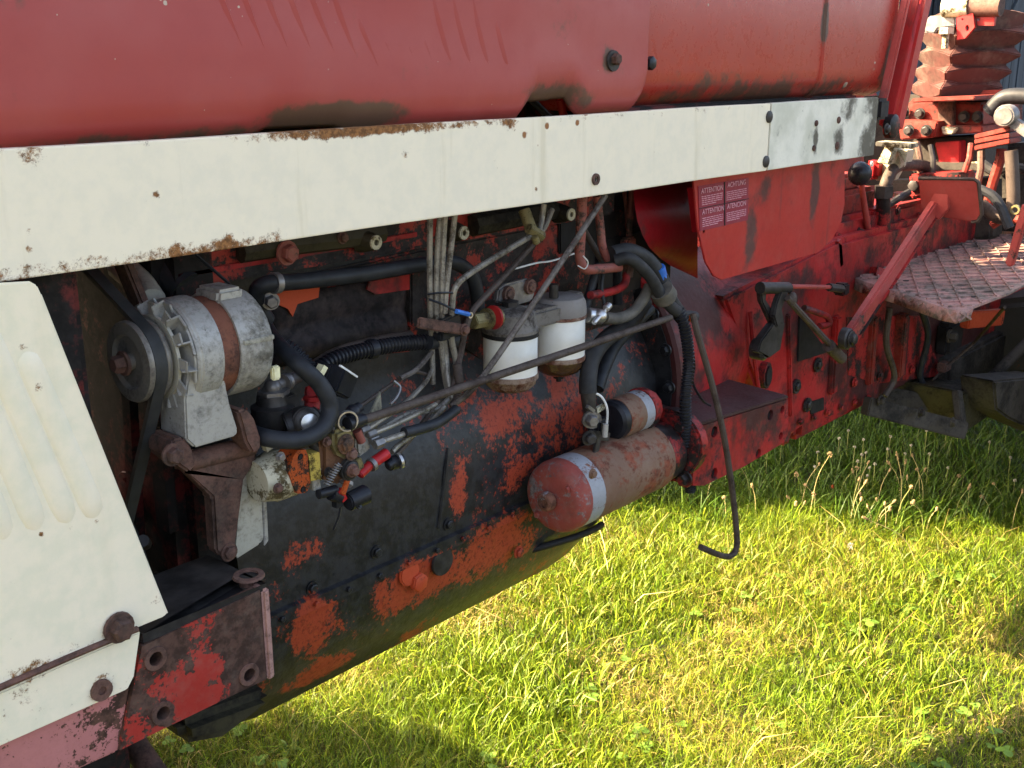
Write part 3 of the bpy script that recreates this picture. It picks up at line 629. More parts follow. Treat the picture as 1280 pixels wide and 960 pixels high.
# head ledge right below the stripe
part(MB().slab([(222, 316), (520, 268), (770, 232), (770, 268), (522, 312), (350, 342), (240, 362), (225, 356)], 1.235, .05), 'cylinder_head', 'block_upper', bevel=.006)
part(MB().slab([(222, 342), (522, 290), (522, 296), (222, 349)], 1.23, .008), 'gasket_edge', 'red', bevel=.001)
m = MB(); m.hose([(300, 315, 1.225), (360, 306, 1.22), (430, 298, 1.22), (476, 291, 1.225)], .015, n=8); part(m, 'rocker_ledge', 'mud')
m = MB(); m.hose([(590, 282, 1.225), (640, 272, 1.22), (690, 262, 1.225)], .018, n=8); part(m, 'rocker_ledge', 'mud')
part(MB().bolt(P(358, 316, 1.205), r=.011, h=.012), 'head_bolt', 'pipe_red'); part(MB().bolt(P(428, 297, 1.205), r=.006), 'head_bolt', 'rust')
for (x, y) in [(469, 303), (579, 291), (713, 268)]:
    m = MB(); c = P(x, y, 1.195); m.lathe(c + YA * .03, (0, -1, 0), [(0, .018), (.02, .014), (.03, .011)], 16); nz = part(m, 'nozzle_boss', 'mud')
    m = MB(); m.lathe(c, (0, -1, 0), [(-.004, .0105), (.003, .0105), (.003, .0045), (-.004, .0045)], 16); part(m, 'nozzle_tip', 'cream', nz)
part(MB().tube([(243, 317, 1.2), (288, 356, 1.2)], .0022, 6), 'thin_wire', 'plastic')
# timing cover / front of engine (dark)
part(MB().box2((.735, 1.23, .68), (.83, 1.68, 1.47)), 'timing_cover', 'dark_red', bevel=.02)
for (y, z, r) in ((1.27, 1.0, .012), (1.3, .9, .012), (1.26, 1.12, .012), (1.36, 1.02, .02), (1.3, 1.22, .012)): part(MB().bolt(Vector((.734, y, z)), (-1, 0, 0), r), 'cover_bolt', 'dark_red')
m = MB(); m.bar(Vector((.725, 1.25, 1.0)), Vector((.725, 1.25, 1.2)), .014, .03); m.bar(Vector((.722, 1.33, .92)), Vector((.722, 1.31, 1.18)), .012, .02); part(m, 'cover_rib', 'dark_red')
m = MB(); m.tube(spline([Vector((.66, 1.2, 1.02)), Vector((.69, 1.25, .99)), Vector((.72, 1.34, .96))]), .008, 8); part(m, 'small_pipe', 'steel_dark')
# pulleys and belt
AX = P(160, 453, 1.15)
aY, aZ = AX.y, AX.z
def pulley(name, X, Y, z, r, wd=.03, mat='pulley', hub=.35):
    return part(MB().lathe(Vector((X, Y, z)), (1, 0, 0), [(-.004, .004), (-.004, r * hub * .55), (.004, r * hub * .6), (.004, r * .62), (-.001, r * .68), (0, r * .97), (.003, r), (.006, r), (wd * .5 - .002, r * .80), (wd * .5 + .002, r * .80), (wd - .006, r), (wd - .002, r), (wd, r * .97), (wd, .01)], 40), name, mat)
wpY, wpZ, wpR = 1.45, 1.37, .085; ckY, ckZ, ckR = 1.44, .84, .10
wp = pulley('water_pump_pulley', AX.x - .0, wpY, wpZ, wpR); ck = pulley('crank_pulley', AX.x, ckY, ckZ, ckR + .01)
pulley('crank_damper', AX.x + .035, ckY - .03, ckZ + .06, .17, .025, 'belt')
pts = []
for (y, z, r) in ((aY, aZ, .0425), (wpY, wpZ, wpR * .93), (ckY, ckZ, ckR)):
    pts += [(y + r * cos(g), z + r * sin(g)) for g in np.linspace(0, 2 * pi, 48, endpoint=False)]
def hull(p):
    p = sorted(p); 
    def half(q):
        h = []
        for a in q:
            while len(h) > 1 and (h[-1][0] - h[-2][0]) * (a[1] - h[-2][1]) - (h[-1][1] - h[-2][1]) * (a[0] - h[-2][0]) <= 0: h.pop()
            h.append(a)
        return h
    a = half(p); b = half(p[::-1]); return a[:-1] + b[:-1]
hp = hull(pts); m = MB(); ring = []
for i, (y, z) in enumerate(hp):
    y0, z0 = hp[i - 1]; y1, z1 = hp[(i + 1) % len(hp)]; L = hypot(y1 - y0, z1 - z0); nx, nz = (z1 - z0) / L, -(y1 - y0) / L
    xc = AX.x + .0145
    ring.append([Vector((xc + dx, y + nx * k, z + nz * k)) for dx, k in ((-.0075, .005), (.0075, .005), (.0055, -.004), (-.0055, -.004))])
ring.append(ring[0]); m.sweep(ring, closed=True, capends=False); part(m, 'drive_belt', 'belt', ang=30)
m = MB()
for k, (X, r) in enumerate(((.60, .20), (.615, .17))):
    m.tube([Vector((X, 1.42 + r * cos(g), 1.28 + r * 1.05 * sin(g))) for g in np.linspace(0, 2 * pi, 40)], .007 if k else .010, 8, False)
part(m, 'fan_belt', 'belt')
fan = part(MB().lathe(Vector((.57, 1.45, 1.28)), (1, 0, 0), [(0, .05), (.05, .05)], 20), 'cooling_fan', 'black_dark')
for k in range(6):
    g = k * pi / 3 + .3; p = Vector((.585, 1.45 + .14 * cos(g), 1.28 + .14 * sin(g))); part(MB().box(p, (.03, .2, .08), Matrix.Rotation(g, 3, 'X')), 'fan_blade', 'black_dark', fan, bevel=.003)
# bits above the alternator: adjusting strap, thermostat housing, black hose
part(MB().hose([(150, 332, 1.3), (172, 352, 1.26), (190, 378, 1.2)], .018, n=10), 'thermostat_neck', 'alu_warm')
part(MB().bar((150, 320, 1.22), (180, 392, 1.2), .012, .03), 'adjusting_strap', 'rust', bevel=.003)
part(MB().hose([(205, 322, 1.28), (215, 345, 1.26), (232, 362, 1.24)], .026, n=12), 'coolant_hose', 'rubber')
part(MB().box(P(212, 345, 1.3), (.06, .1, .1)), 'water_housing', 'black_dark', bevel=.012)
# ------------------------------------------------------------------ alternator
alt = MB(); o_ = Vector((AX.x, aY, aZ)); r = .0655
alt.lathe(o_, (1, 0, 0), [(0.048, r * .7), (0.050, r * .93), (0.056, r), (0.0855, r), (0.0868, r * .97), (0.0868, r * .5)], 44)
foot = [(240, 440), (277, 440), (284, 488), (288, 506), (298, 538), (296, 545), (244, 560), (233, 550), (231, 500)]
alt.prism([P(x, y, 1.098) for x, y in foot], Vector((0, .055, 0)))
ALT = part(alt, 'alternator', 'alu', bevel=.0022, ang=30); ALT['label'] = 'grey alternator with rusty centre band, fan and pulley'
part(MB().lathe(o_, (1, 0, 0), [(0.0868, r * .5), (0.0869, r * .93), (0.1106, r * .93), (0.1107, r * .5)], 44), 'stator_band', 'rust_band', ALT)
part(MB().lathe(o_, (1, 0, 0), [(0.1099, r * .5), (0.1099, r * .98), (0.1125, r * 1.0), (0.1469, r * 1.0), (0.1554, r * .97), (0.1607, r * .88), (0.1627, r * .7), (0.1627, .01)], 44), 'rear_housing', 'alu', ALT)
part(MB().bar(o_ + Vector((.113, -.0645, .012)), o_ + Vector((.157, -.0645, .012)), .006, .004), 'housing_ledge', 'alu_warm', ALT, bevel=.001)
part(MB().box(P(344, 466, 1.1), (.012, .008, .018)), 'terminal_tab', 'yellowish_tag', ALT, bevel=.002)
part(MB().prism([o_ + Vector((.104, -.03, .055)), o_ + Vector((.143, -.03, .055)), o_ + Vector((.143, -.03, .071)), o_ + Vector((.108, -.03, .071))], Vector((0, .05, 0))), 'top_lug', 'alu', ALT, bevel=.004)
pu = pulley('alternator_pulley', AX.x, aY, aZ, .048, .029); pu.parent = ALT
part(MB().bolt(Vector((AX.x - .004, aY, aZ)), (-1, 0, 0), .0095, .012), 'pulley_nut', 'rust', ALT)
fanm = part(MB().lathe(o_, (1, 0, 0), [(.034, .01), (.034, .05), (.038, .05), (.04, .01)], 30), 'fan_disc', 'alu_warm', ALT)
for k in range(12):
    g = 2 * pi * k / 12 + .12; R = Matrix.Rotation(g, 3, 'X'); m = MB()
    for (c, s, tw) in (((.043, .054, 0), (.018, .022, .002), .0), ((.050, .056, .007), (.003, .020, .017), 0.)):
        m.box(o_ + R @ Vector(c), s, R @ Matrix.Rotation(.35, 3, 'Z'))
    m.box(o_ + R @ Vector((.036, .052, -.006)), (.002, .026, .014), R); part(m, 'fan_vane', 'alu', fanm, bevel=.0008)
# cast bracket
bk = MB()
bk.slab([(232, 588), (250, 578), (318, 560), (322, 575), (306, 600), (294, 694), (281, 698), (270, 690), (266, 622), (228, 584)], 1.125, .022)
bk.tube([P(232, 577, 1.13), P(318, 556, 1.13)], .0125, 12)
bk.slab([(213, 563), (217, 549), (231, 547), (240, 560), (247, 580), (238, 592), (226, 584), (214, 574)], 1.10, .05)
bk.slab([(297, 514), (309, 511), (319, 524), (327, 548), (327, 562), (316, 568), (307, 552), (303, 535)], 1.095, .035)
BK = part(bk, 'alternator_bracket', 'rust', bevel=.004); BK['label'] = 'brown rusty cast bracket under the alternator'
part(MB().bolt(P(215, 568, 1.095), r=.009, h=.01), 'pivot_bolt', 'rust', BK); part(MB().bolt(P(286, 690, 1.125), r=.008), 'bracket_bolt', 'rust', BK)
pl = part(MB().slab([(300, 576), (324, 566), (328, 572), (333, 672), (329, 680), (296, 701), (290, 696)], 1.14, .06), 'pump_drive_cover', 'alu_warm', bevel=.005)
part(MB().slab([(327, 568), (331, 570), (336, 676), (331, 683)], 1.138, .004), 'cover_lip', 'alu', pl, bevel=.001)
# ------------------------------------------------------------------ injection pump and water fitting
def cx(px, py, Y, r, prof, mat, name, parent=None, d=(1, 0, 0), n=26): return part(MB().lathe(P(px, py, Y), d, prof, n), name, mat, parent, ang=35)
r = .033
pump = part(MB().lathe(P(336, 597, 1.12), (1, 0, 0), [(-.02, r * .8), (0, r * .95), (.004, r), (.030, r), (.034, r * .9), (.075, r * .75), (.095, r * .7), (.097, .012)], 30), 'injection_pump', 'cream', ang=35)
pump['label'] = 'fuel injection pump of cream, orange and brass pieces'
fl = [(366, 572), (372, 563), (382, 562), (386, 572), (389, 590), (388, 606), (383, 616), (372, 617), (366, 606), (361, 590)]
part(MB().slab(fl, 1.085, .03, [(376, 571, .0045), (379, 612, .0045)]), 'orange_flange', 'pump_orange', pump, bevel=.0)
for (x, y) in ((376, 571), (379, 612)): part(MB().lathe(P(x, y, 1.088), (0, -1, 0), [(0, .0046), (.0015, .0046)], 8), 'flange_screw', 'black_dark', pump)
part(MB().slab([(385, 568), (400, 565), (402, 599), (388, 602)], 1.084, .02), 'brass_plate', 'yellow', pump, bevel=.001)
part(MB().slab([(390, 600), (400, 598), (402, 612), (392, 614)], 1.09, .02), 'plate_foot', 'alu', pump, bevel=.001)
part(MB().slab([(402, 545), (418, 532), (440, 540), (442, 598), (425, 606), (404, 600)], 1.088, .05), 'pump_body', 'brown_pump', pump, bevel=.006)
part(MB().slab([(418, 540), (437, 533), (446, 545), (445, 566), (436, 576), (424, 570), (418, 556)], 1.076, .03), 'governor_housing', 'olive', pump, bevel=.005)
part(MB().slab([(445, 538), (462, 534), (464, 562), (450, 572), (446, 566)], 1.10, .03), 'end_block', 'alu', pump, bevel=.003)
part(MB().bolt(P(432, 555, 1.075), r=.009), 'governor_bolt', 'brown_pump', pump); part(MB().bolt(P(439, 567, 1.074), r=.006), 'governor_bolt', 'rust', pump)
m = MB(); m.lathe(P(434, 586, 1.08), (0, -1, 0), [(0, .015), (.006, .015), (.006, .012), (.010, .012), (.012, .009)], 20); part(m, 'lever_boss', 'steel_dark', pump)
part(MB().bolt(P(440, 588, 1.066), r=.006, h=.008), 'lever_nut', 'rust', pump)
part(MB().bar((438, 590, 1.078), (428, 618, 1.076), .009, .004), 'stop_lever', 'pump_orange', pump, bevel=.001)
m = MB(); m.cyl(P(449, 594, 1.09), P(464, 580, 1.09), .0065); m.cyl(P(464, 580, 1.09), P(484, 566, 1.09), .008); part(m, 'red_fitting', 'red_plastic', pump, bevel=.0015)
part(MB().lathe(P(463, 582, 1.089), (P(484, 566, 1.09) - P(464, 580, 1.09)), [(0, .0095), (.006, .0095)], 14), 'fitting_collar', 'steel', pump)
m = MB(); m.cyl(P(486, 580, 1.09), P(502, 575, 1.09), .010); m.cyl(P(484, 583, 1.085), P(492, 578, 1.085), .006); part(m, 'black_cap', 'plastic', pump, bevel=.001)
part(MB().ring(P(499, 576, 1.085), (1, -.3, .2), .007, .0115, .003), 'hose_clip', 'steel_bright', pump)
m = MB(); m.cyl(P(398, 618, 1.085), P(420, 612, 1.085), .0065); m.cyl(P(414, 617, 1.085), P(424, 622, 1.085), .009); part(m, 'shutoff_plug', 'plastic', pump)
m = MB(); m.cyl(P(434, 628, 1.08), P(458, 617, 1.08), .0125, 16, .0135); m.cyl(P(446, 632, 1.075), P(450, 630, 1.07), .006); part(m, 'shutoff_solenoid', 'plastic', pump, bevel=.002)
m = MB(); m.box(P(422, 626, 1.085), (.012, .01, .016)); m.tube([(426, 632, 1.085), (424, 645, 1.085), (417, 662, 1.09)], .0016, 6); part(m, 'loose_wire', 'plastic', pump)
part(MB().bar((424, 612, 1.08), (430, 625, 1.08), .008, .006), 'red_tab', 'red_plastic', pump)
part(MB().hose([(402, 540, 1.1), (392, 552, 1.1), (398, 566, 1.1)], .006), 'overflow_pipe', 'steel_dark', pump)
part(MB().cyl(P(446, 538, 1.09), P(452, 552, 1.09), .006), 'spill_pipe', 'pipe_red', pump)
# water fitting above the pump
c = P(342, 520, 1.16)
wf = part(MB().lathe(c - ZA * .03, (0, 0, 1), [(0, .018), (.008, .026), (.022, .029), (.044, .029), (.048, .022), (.052, .021), (.06, .02)], 26), 'lift_pump', 'steel_dark'); wf['label'] = 'dark round lift pump with steel union on top'
m = MB(); m.lathe(P(342, 493, 1.16), (0, 0, 1), [(0, .021), (.006, .021), (.007, .012), (.012, .012)], 6); m.ball(P(341, 484, 1.16), .012); m.cyl(P(343, 483, 1.16), P(372, 471, 1.17), .0085); m.lathe(P(354, 479, 1.16), P(372, 471, 1.17) - P(354, 479, 1.16), [(0, .012), (.004, .012), (.005, .010), (.009, .012), (.013, .010)], 14)
part(m, 'union', 'steel', wf, ang=30)
m = MB(); m.cyl(P(356, 535, 1.13), P(380, 527, 1.12), .02); m.lathe(P(384, 528, 1.105), (-.3, -1, .15), [(-.02, .02), (0, .02), (.004, .016), (.006, .013)], 22); part(m, 'pump_lobe', 'steel_dark', wf, bevel=.002)
part(MB().lathe(P(386, 528, 1.098), (-.3, -1, .15), [(0, .0125), (.004, .0118), (.006, .004)], 18), 'bright_cap', 'steel_bright', wf)
part(MB().bar((330, 560, 1.12), (352, 545, 1.12), .01, .01), 'pump_clip', 'cream', wf)
m = MB(); m.cyl(P(390, 512, 1.15), P(391, 484, 1.16), .011, 6); m.cyl(P(391, 500, 1.149), P(391, 495, 1.149), .0135, 6); part(m, 'red_union', 'red', wf, bevel=.001)
# plastic connector and tag
R = Matrix.Rotation(.55, 3, 'Y') @ Matrix.Rotation(.3, 3, 'Z')
con = part(MB().box(P(424, 477, 1.12), (.042, .028, .036), R), 'wiring_connector', 'plastic', bevel=.003)
part(MB().box(P(407, 468, 1.13), (.022, .022, .028), R), 'connector_plug', 'plastic', con, bevel=.002); part(MB().bar((397, 470, 1.12), (404, 457, 1.12), .008, .012), 'cream_tag', 'yellowish_tag', con)
part(MB().bar((425, 457, 1.105), (446, 471, 1.105), .0025, .004), 'connector_edge', 'wire_white', con)
# hoses and looms by the alternator
part(MB().hose([(330, 405, 1.25), (340, 422, 1.2), (354, 438, 1.14), (375, 457, 1.10), (401, 482, 1.085), (413, 510, 1.08), (403, 535, 1.075), (378, 549, 1.075), (352, 550, 1.085), (328, 546, 1.11), (312, 540, 1.18)], .0112, k=10, n=14), 'looped_hose', 'rubber')
part(MB().hose([(356, 430, 1.18), (370, 440, 1.17), (386, 457, 1.155), (396, 470, 1.14)], .0085, ribs=.006, n=12), 'corrugated_loom', 'plastic')
part(MB().hose([(334, 400, 1.22), (322, 382, 1.215), (322, 362, 1.2), (338, 354, 1.19), (370, 352, 1.19), (450, 343, 1.19), (525, 331, 1.19), (566, 328, 1.19), (588, 342, 1.19), (596, 366, 1.19), (598, 392, 1.195)], .0112, k=8, n=14), 'heater_hose', 'rubber')
m = MB(); d = (P(352, 353, 1.19) - P(340, 354, 1.19)).normalized(); m.lathe(P(341, 354, 1.19), d, [(0, .0115), (0, .0142), (.009, .0142), (.009, .0115)], 20); m.bolt(P(338, 376, 1.2), (-.5, -1, 0), .008, .012); part(m, 'hose_clamp', 'steel')
part(MB().hose([(396, 462, 1.17), (420, 448, 1.17), (460, 437, 1.17), (500, 430, 1.17), (545, 427, 1.17)], .0105, ribs=.0065, n=12), 'corrugated_loom', 'plastic')
part(MB().hose([(392, 458, 1.19), (420, 442, 1.19), (460, 430, 1.19), (512, 420, 1.2)], .009, n=10), 'return_pipe', 'rod_brown')
part(MB().lathe(P(460, 437, 1.17), P(470, 435, 1.17) - P(460, 437, 1.17), [(0, .013), (.002, .0145), (.012, .0145), (.013, .013)], 14), 'loom_clip', 'plastic')
part(MB().hose([(535, 428, 1.16), (556, 426, 1.16), (575, 425, 1.17)], .0115, n=12), 'loom_sleeve', 'rubber')
# ------------------------------------------------------------------ fuel filters
YF = 1.17
c1 = P(638, 440, YF); c2 = P(699, 428, YF + .01); k = mpp(c1); fr_ = 34.5 * k
z1t, z1b = P(638, 416, YF).z, P(638, 466, YF).z; z2t, z2b = P(699, 396, YF).z, P(699, 446, YF).z
head = MB()
head.lathe(Vector((c1.x, c1.y, z1t)), (0, 0, 1), [(-.004, fr_ * .99), (0, fr_ * 1.03), (.008, fr_ * 1.03), (.012, fr_ * .97), (.034, fr_ * .9), (.040, fr_ * .75), (.044, fr_ * .3)], 32)
HD = part(head, 'filter_head', 'filter_head', ang=32); HD['label'] = 'pair of white fuel filters on a grey cast head'
part(MB().lathe(Vector((c2.x, c2.y, z2t)), (0, 0, 1), [(-.004, fr_ * .99), (0, fr_ * 1.03), (.010, fr_ * 1.04), (.024, fr_ * 1.0), (.032, fr_ * .9), (.036, fr_ * .5)], 32), 'head_lobe', 'filter_head_red', HD)
part(MB().lathe(Vector((c1.x, c1.y, z1t - .001)), (0, 0, 1), [(-.003, fr_ * 1.0), (-.002, fr_ * 1.045), (.004, fr_ * 1.045), (.005, fr_ * 1.0)], 32), 'seal_ring', 'black_dark', HD)
part(MB().lathe(Vector((c2.x, c2.y, z2t - .001)), (0, 0, 1), [(-.003, fr_ * 1.0), (-.002, fr_ * 1.05), (.003, fr_ * 1.05), (.004, fr_ * 1.0)], 32), 'seal_ring', 'filter_rust', HD)
part(MB().lathe(Vector((c1.x, c1.y, z1t + .042)), (0, 0, 1), [(0, .014), (.01, .014), (.012, .010)], 6), 'centre_bolt', 'steel_dark', HD)
part(MB().box((c1 + c2) / 2 + Vector((0, .0, z1t - c1.z + .022)), (.12, .05, .03)), 'head_bridge', 'filter_head', HD, bevel=.005)
part(MB().lathe(Vector((c1.x, c1.y, z1b)), (0, 0, 1), [(0, fr_ * .985), (z1t - z1b - .001, fr_ * .985)], 40), 'filter_can', 'filter', HD)
part(MB().lathe(Vector((c2.x, c2.y, z2b)), (0, 0, 1), [(0, fr_ * .985), (z2t - z2b - .001, fr_ * .985)], 40), 'filter_can', 'filter', HD)
part(MB().lathe(Vector((c1.x, c1.y, z1b)), (0, 0, -1), [(-.001, fr_ * 1.02), (.007, fr_ * 1.03), (.009, fr_ * .97), (.018, fr_ * .9), (.026, fr_ * .7), (.029, fr_ * .3)], 32), 'filter_base', 'filter_rust', HD)
part(MB().lathe(Vector((c2.x, c2.y, z2b)), (0, 0, -1), [(-.001, fr_ * 1.02), (.006, fr_ * 1.03), (.008, fr_ * .99)], 32), 'bowl_rim', 'filter_rust', HD)
part(MB().lathe(Vector((c2.x, c2.y, z2b - .0075)), (0, 0, -1), [(0, fr_ * .95), (.010, fr_ * .93), (.020, fr_ * .8), (.027, fr_ * .5), (.029, fr_ * .2)], 32), 'sediment_bowl', 'amber', HD)
part(MB().lathe(Vector((c2.x, c2.y, z2b - .034)), (0, 0, -1), [(0, .010), (.008, .010), (.009, .005), (.014, .005)], 6), 'drain_screw', 'black_dark', HD)
fb = MB(); fb.slab([(622, 378), (624, 362), (634, 355), (662, 348), (668, 354), (669, 368), (666, 376), (640, 384)], 1.185, .012)
FB = part(fb, 'filter_mount', 'steel', HD, bevel=.003)
for (x, y) in ((634, 367), (661, 358)): part(MB().ring(P(x, y, 1.185), (0, -1, 0), .006, .013, .006).bolt(P(x, y, 1.185), r=.008, h=.008, washer=False), 'mount_bolt', 'rust', HD)
part(MB().cyl(P(692, 372, 1.17), P(692, 355, 1.17), .008), 'bleed_screw', 'steel_dark', HD); part(MB().lathe(P(692, 380, YF), (0, 0, 1), [(0, .012), (.006, .012)], 6), 'bleed_nut', 'steel_dark', HD)
part(MB().box(P(713, 372, YF + .01), (.04, .03, .018)), 'head_boss', 'filter_head', HD, bevel=.003)
m = MB(); m.cyl(P(590, 402, 1.15), P(612, 398, 1.15), .013, 6); m.cyl(P(607, 399, 1.15), P(622, 396, 1.15), .017, 16); part(m, 'inlet_banjo', 'olive', HD, bevel=.0015)
part(MB().lathe(P(616, 397, 1.14), P(622, 396, 1.15) - P(607, 399, 1.15), [(0, .019), (.004, .019)], 16), 'red_washer', 'red', HD)
# ------------------------------------------------------------------ fuel lines
pr = .0044
for pts in ([(538, 262, 1.15), (537, 330, 1.15), (538, 390, 1.15), (540, 430, 1.16), (541, 480, 1.16)],
            [(551, 260, 1.145), (547, 310, 1.145), (545, 390, 1.145), (551, 430, 1.15), (556, 470, 1.15), (562, 498, 1.14)],
            [(557, 258, 1.14), (554, 310, 1.14), (552, 390, 1.14), (557, 440, 1.15), (560, 475, 1.14), (566, 500, 1.13)],
            [(570, 256, 1.135), (565, 300, 1.135), (558, 360, 1.135), (556, 392, 1.135)],
            [(690, 262, 1.16), (678, 288, 1.15), (662, 296, 1.14), (630, 315, 1.135), (590, 340, 1.13), (570, 358, 1.13), (565, 385, 1.135), (564, 420, 1.14), (570, 450, 1.14), (573, 470, 1.14)],
            [(560, 500, 1.13), (545, 512, 1.125), (510, 518, 1.12), (470, 540, 1.11), (455, 552, 1.105)]):
    part(MB().hose(pts, pr * (1.08 if pts[0][0] > 600 else 1), n=9), 'fuel_line', 'pipe')
part(MB().hose([(668, 303, 1.15), (640, 335, 1.145), (605, 372, 1.14), (590, 390, 1.13), (582, 412, 1.13), (575, 445, 1.135), (565, 490, 1.13)], .0048, n=8), 'return_line', 'rod_brown')
part(MB().hose([(680, 255, 1.15), (677, 275, 1.15), (673, 292, 1.14)], .0048), 'fuel_line', 'pipe')
m = MB(); m.cyl(P(655, 262, 1.16), P(668, 298, 1.14), .010, 10); m.cyl(P(660, 285, 1.14), P(678, 296, 1.135), .009, 6); m.cyl(P(668, 296, 1.13), P(671, 304, 1.13), .006); part(m, 'pipe_union', 'olive', bevel=.001)
m = MB(); m.bar((545, 408, 1.145), (568, 396, 1.145), .022, .03); cl = part(m, 'line_clamp', 'steel_dark', bevel=.003)
part(MB().bar((522, 403, 1.12), (585, 413, 1.12), .016, .006), 'clamp_strip', 'rust', cl, bevel=.002); part(MB().bolt(P(580, 412, 1.117), r=.006), 'clamp_bolt', 'rust', cl)
part(MB().bar((543, 420, 1.15), (570, 412, 1.15), .014, .03), 'clamp_pad', 'rubber', cl, bevel=.003)
m = MB(); m.tube(spline([(534, 368, 1.14), (550, 366, 1.13), (568, 367, 1.13), (567, 376, 1.13)]), .0016, 6); m.tube(spline([(536, 374, 1.14), (555, 381, 1.125), (572, 390, 1.12)]), .0018, 6); part(m, 'tie_wire', 'plastic', cl)
part(MB().tube([(570, 389, 1.118), (586, 393, 1.118)], .0036, 8), 'blue_crimp', 'blue', cl); part(MB().ring(P(588, 394, 1.117), (0, -1, 0), .0025, .005, .001), 'crimp_eye', 'steel_bright', cl)
# rods, lower wiring
part(MB().tube(spline([(757, 244, 1.07), (700, 330, 1.075), (604, 470, 1.085), (565, 508, 1.11)], 6), .0047, 8), 'dipstick_rod', 'rod')
rodt = part(MB().tube([(440, 529, 1.08), (470, 520, 1.08), (620, 470, 1.082), (838, 397, 1.10)], .0062, 10), 'throttle_rod', 'rod_brown'); rodt['label'] = 'long brown throttle rod slanting across the engine'
m = MB(); m.cyl(P(434, 531, 1.08), P(455, 524, 1.08), .0105, 12, .008); part(m, 'rod_end', 'plastic', rodt); part(MB().ring(P(434, 526, 1.078), (-.4, -1, 0), .012, .0145, .004), 'spring_clip', 'steel_bright', rodt)
m = MB(); m.ball(P(441, 515, 1.09), .0105); m.cyl(P(441, 515, 1.09), P(450, 508, 1.09), .007); part(m, 'rubber_bung', 'plastic')
m = MB(); m.tube(spline([(570, 512, 1.10), (548, 528, 1.09), (525, 536, 1.085), (505, 541, 1.085)], 6), .008, 10); part(m, 'sleeved_pipe', 'rubber')
m = MB(); m.tube([(515, 539, 1.085), (474, 553, 1.088)], .0042, 8); part(m, 'fuel_line', 'pipe'); m = MB(); m.cyl(P(478, 552, 1.087), P(468, 556, 1.088), .0075, 6); part(m, 'line_nut', 'steel')
m = MB(); m.tube(spline([(556, 508, 1.115), (535, 530, 1.115), (500, 555, 1.10), (490, 565, 1.095)], 5), .0038, 8); part(m, 'fuel_line', 'pipe')
m = MB(); m.tube(spline([(548, 500, 1.12), (520, 540, 1.12), (495, 570, 1.10)], 5), .0035, 8); part(m, 'fuel_line', 'rod_brown')
m = MB(); m.tube(spline([(540, 470, 1.16), (515, 465, 1.16), (490, 480, 1.155), (450, 508, 1.14)], 5), .0028, 6); part(m, 'control_cable', 'rod_brown')
m = MB(); m.tube(spline([(540, 440, 1.16), (520, 462, 1.15), (500, 473, 1.15)], 5), .004, 7); part(m, 'control_cable', 'rod')
part(MB().hose([(492, 476, 1.14), (500, 484, 1.135), (496, 496, 1.13), (488, 505, 1.13)], .0022, n=6), 'wire_hook', 'steel')
part(MB().slab([(454, 538), (476, 489), (479, 524), (462, 549)], 1.13, .004), 'sheet_bracket', 'plate_grey', bevel=.0008)
m = MB(); m.cyl(P(571, 455, 1.13), P(574, 478, 1.125), .007, 10); m.hose([(574, 478, 1.125), (572, 495, 1.12), (566, 508, 1.115)], .0055, ribs=.004); part(m, 'pipe_sleeve', 'rod_brown')
# ------------------------------------------------------------------ pipes and wiring at the back of the engine
def hz(pts, r, mat, name, **k): return part(MB().hose(pts, r, **k), name, mat)
hz([(728, 240, 1.14), (726, 290, 1.14), (725, 322, 1.14), (732, 336, 1.135), (750, 336, 1.135), (774, 334, 1.14)], .0085, 'pipe_red', 'oil_pipe')
hz([(746, 245, 1.17), (750, 280, 1.17), (753, 308, 1.165), (760, 325, 1.16)], .0075, 'pipe_red', 'oil_pipe')
hz([(728, 285, 1.2), (740, 305, 1.2), (752, 325, 1.19)], .006, 'rod_brown', 'oil_pipe')
hz([(790, 235, 1.25), (787, 275, 1.25), (786, 312, 1.25)], .006, 'pipe_red', 'oil_pipe')
hz([(780, 238, 1.27), (783, 262, 1.27), (784, 290, 1.27)], .004, 'pipe_red', 'oil_pipe')
part(MB().box(P(785, 306, 1.24), (.03, .02, .03)), 'pipe_union', 'pipe_red', bevel=.004)
hz([(784, 340, 1.17), (780, 356, 1.165), (765, 364, 1.16), (738, 369, 1.155)], .0075, 'red', 'oil_pipe')
part(MB().cyl(P(786, 330, 1.17), P(784, 346, 1.17), .011, 6), 'pipe_nut', 'rust')
part(MB().box2(P(745, 295, 1.26), P(772, 345, 1.4)), 'added_dark_box', 'black_dark', bevel=.01)  # black box added to darken the area behind the pipes
part(MB().slab([(700, 268), (770, 256), (772, 308), (700, 318)], 1.262, .02), 'added_dark_slab', 'black_dark', bevel=.003)  # black slab added over the block side to make it darker there
hz([(764, 318, 1.15), (785, 314, 1.14), (808, 324, 1.13), (826, 348, 1.12), (838, 376, 1.115), (852, 396, 1.11)], .0145, 'rubber_dusty', 'wiring_harness', n=12)
hz([(768, 326, 1.14), (788, 324, 1.12), (812, 345, 1.11), (828, 372, 1.105), (850, 392, 1.10), (868, 396, 1.10)], .011, 'rubber_dusty', 'wiring_harness', n=12)
m = MB(); m.lathe(P(826, 362, 1.108), P(836, 378, 1.106) - P(826, 362, 1.108), [(0, .022), (.022, .023), (.026, .02)], 14); part(m, 'harness_tape', 'rubber_grey')
part(MB().lathe(P(823, 334, 1.118), (.5, 0, -1), [(0, .012), (.022, .012)], 10), 'blue_tape', 'blue')
hz([(848, 388, 1.10), (856, 410, 1.09), (861, 450, 1.085), (857, 500, 1.08), (858, 560, 1.085), (863, 612, 1.10)], .0105, 'plastic', 'corrugated_loom', ribs=.0065, n=12)
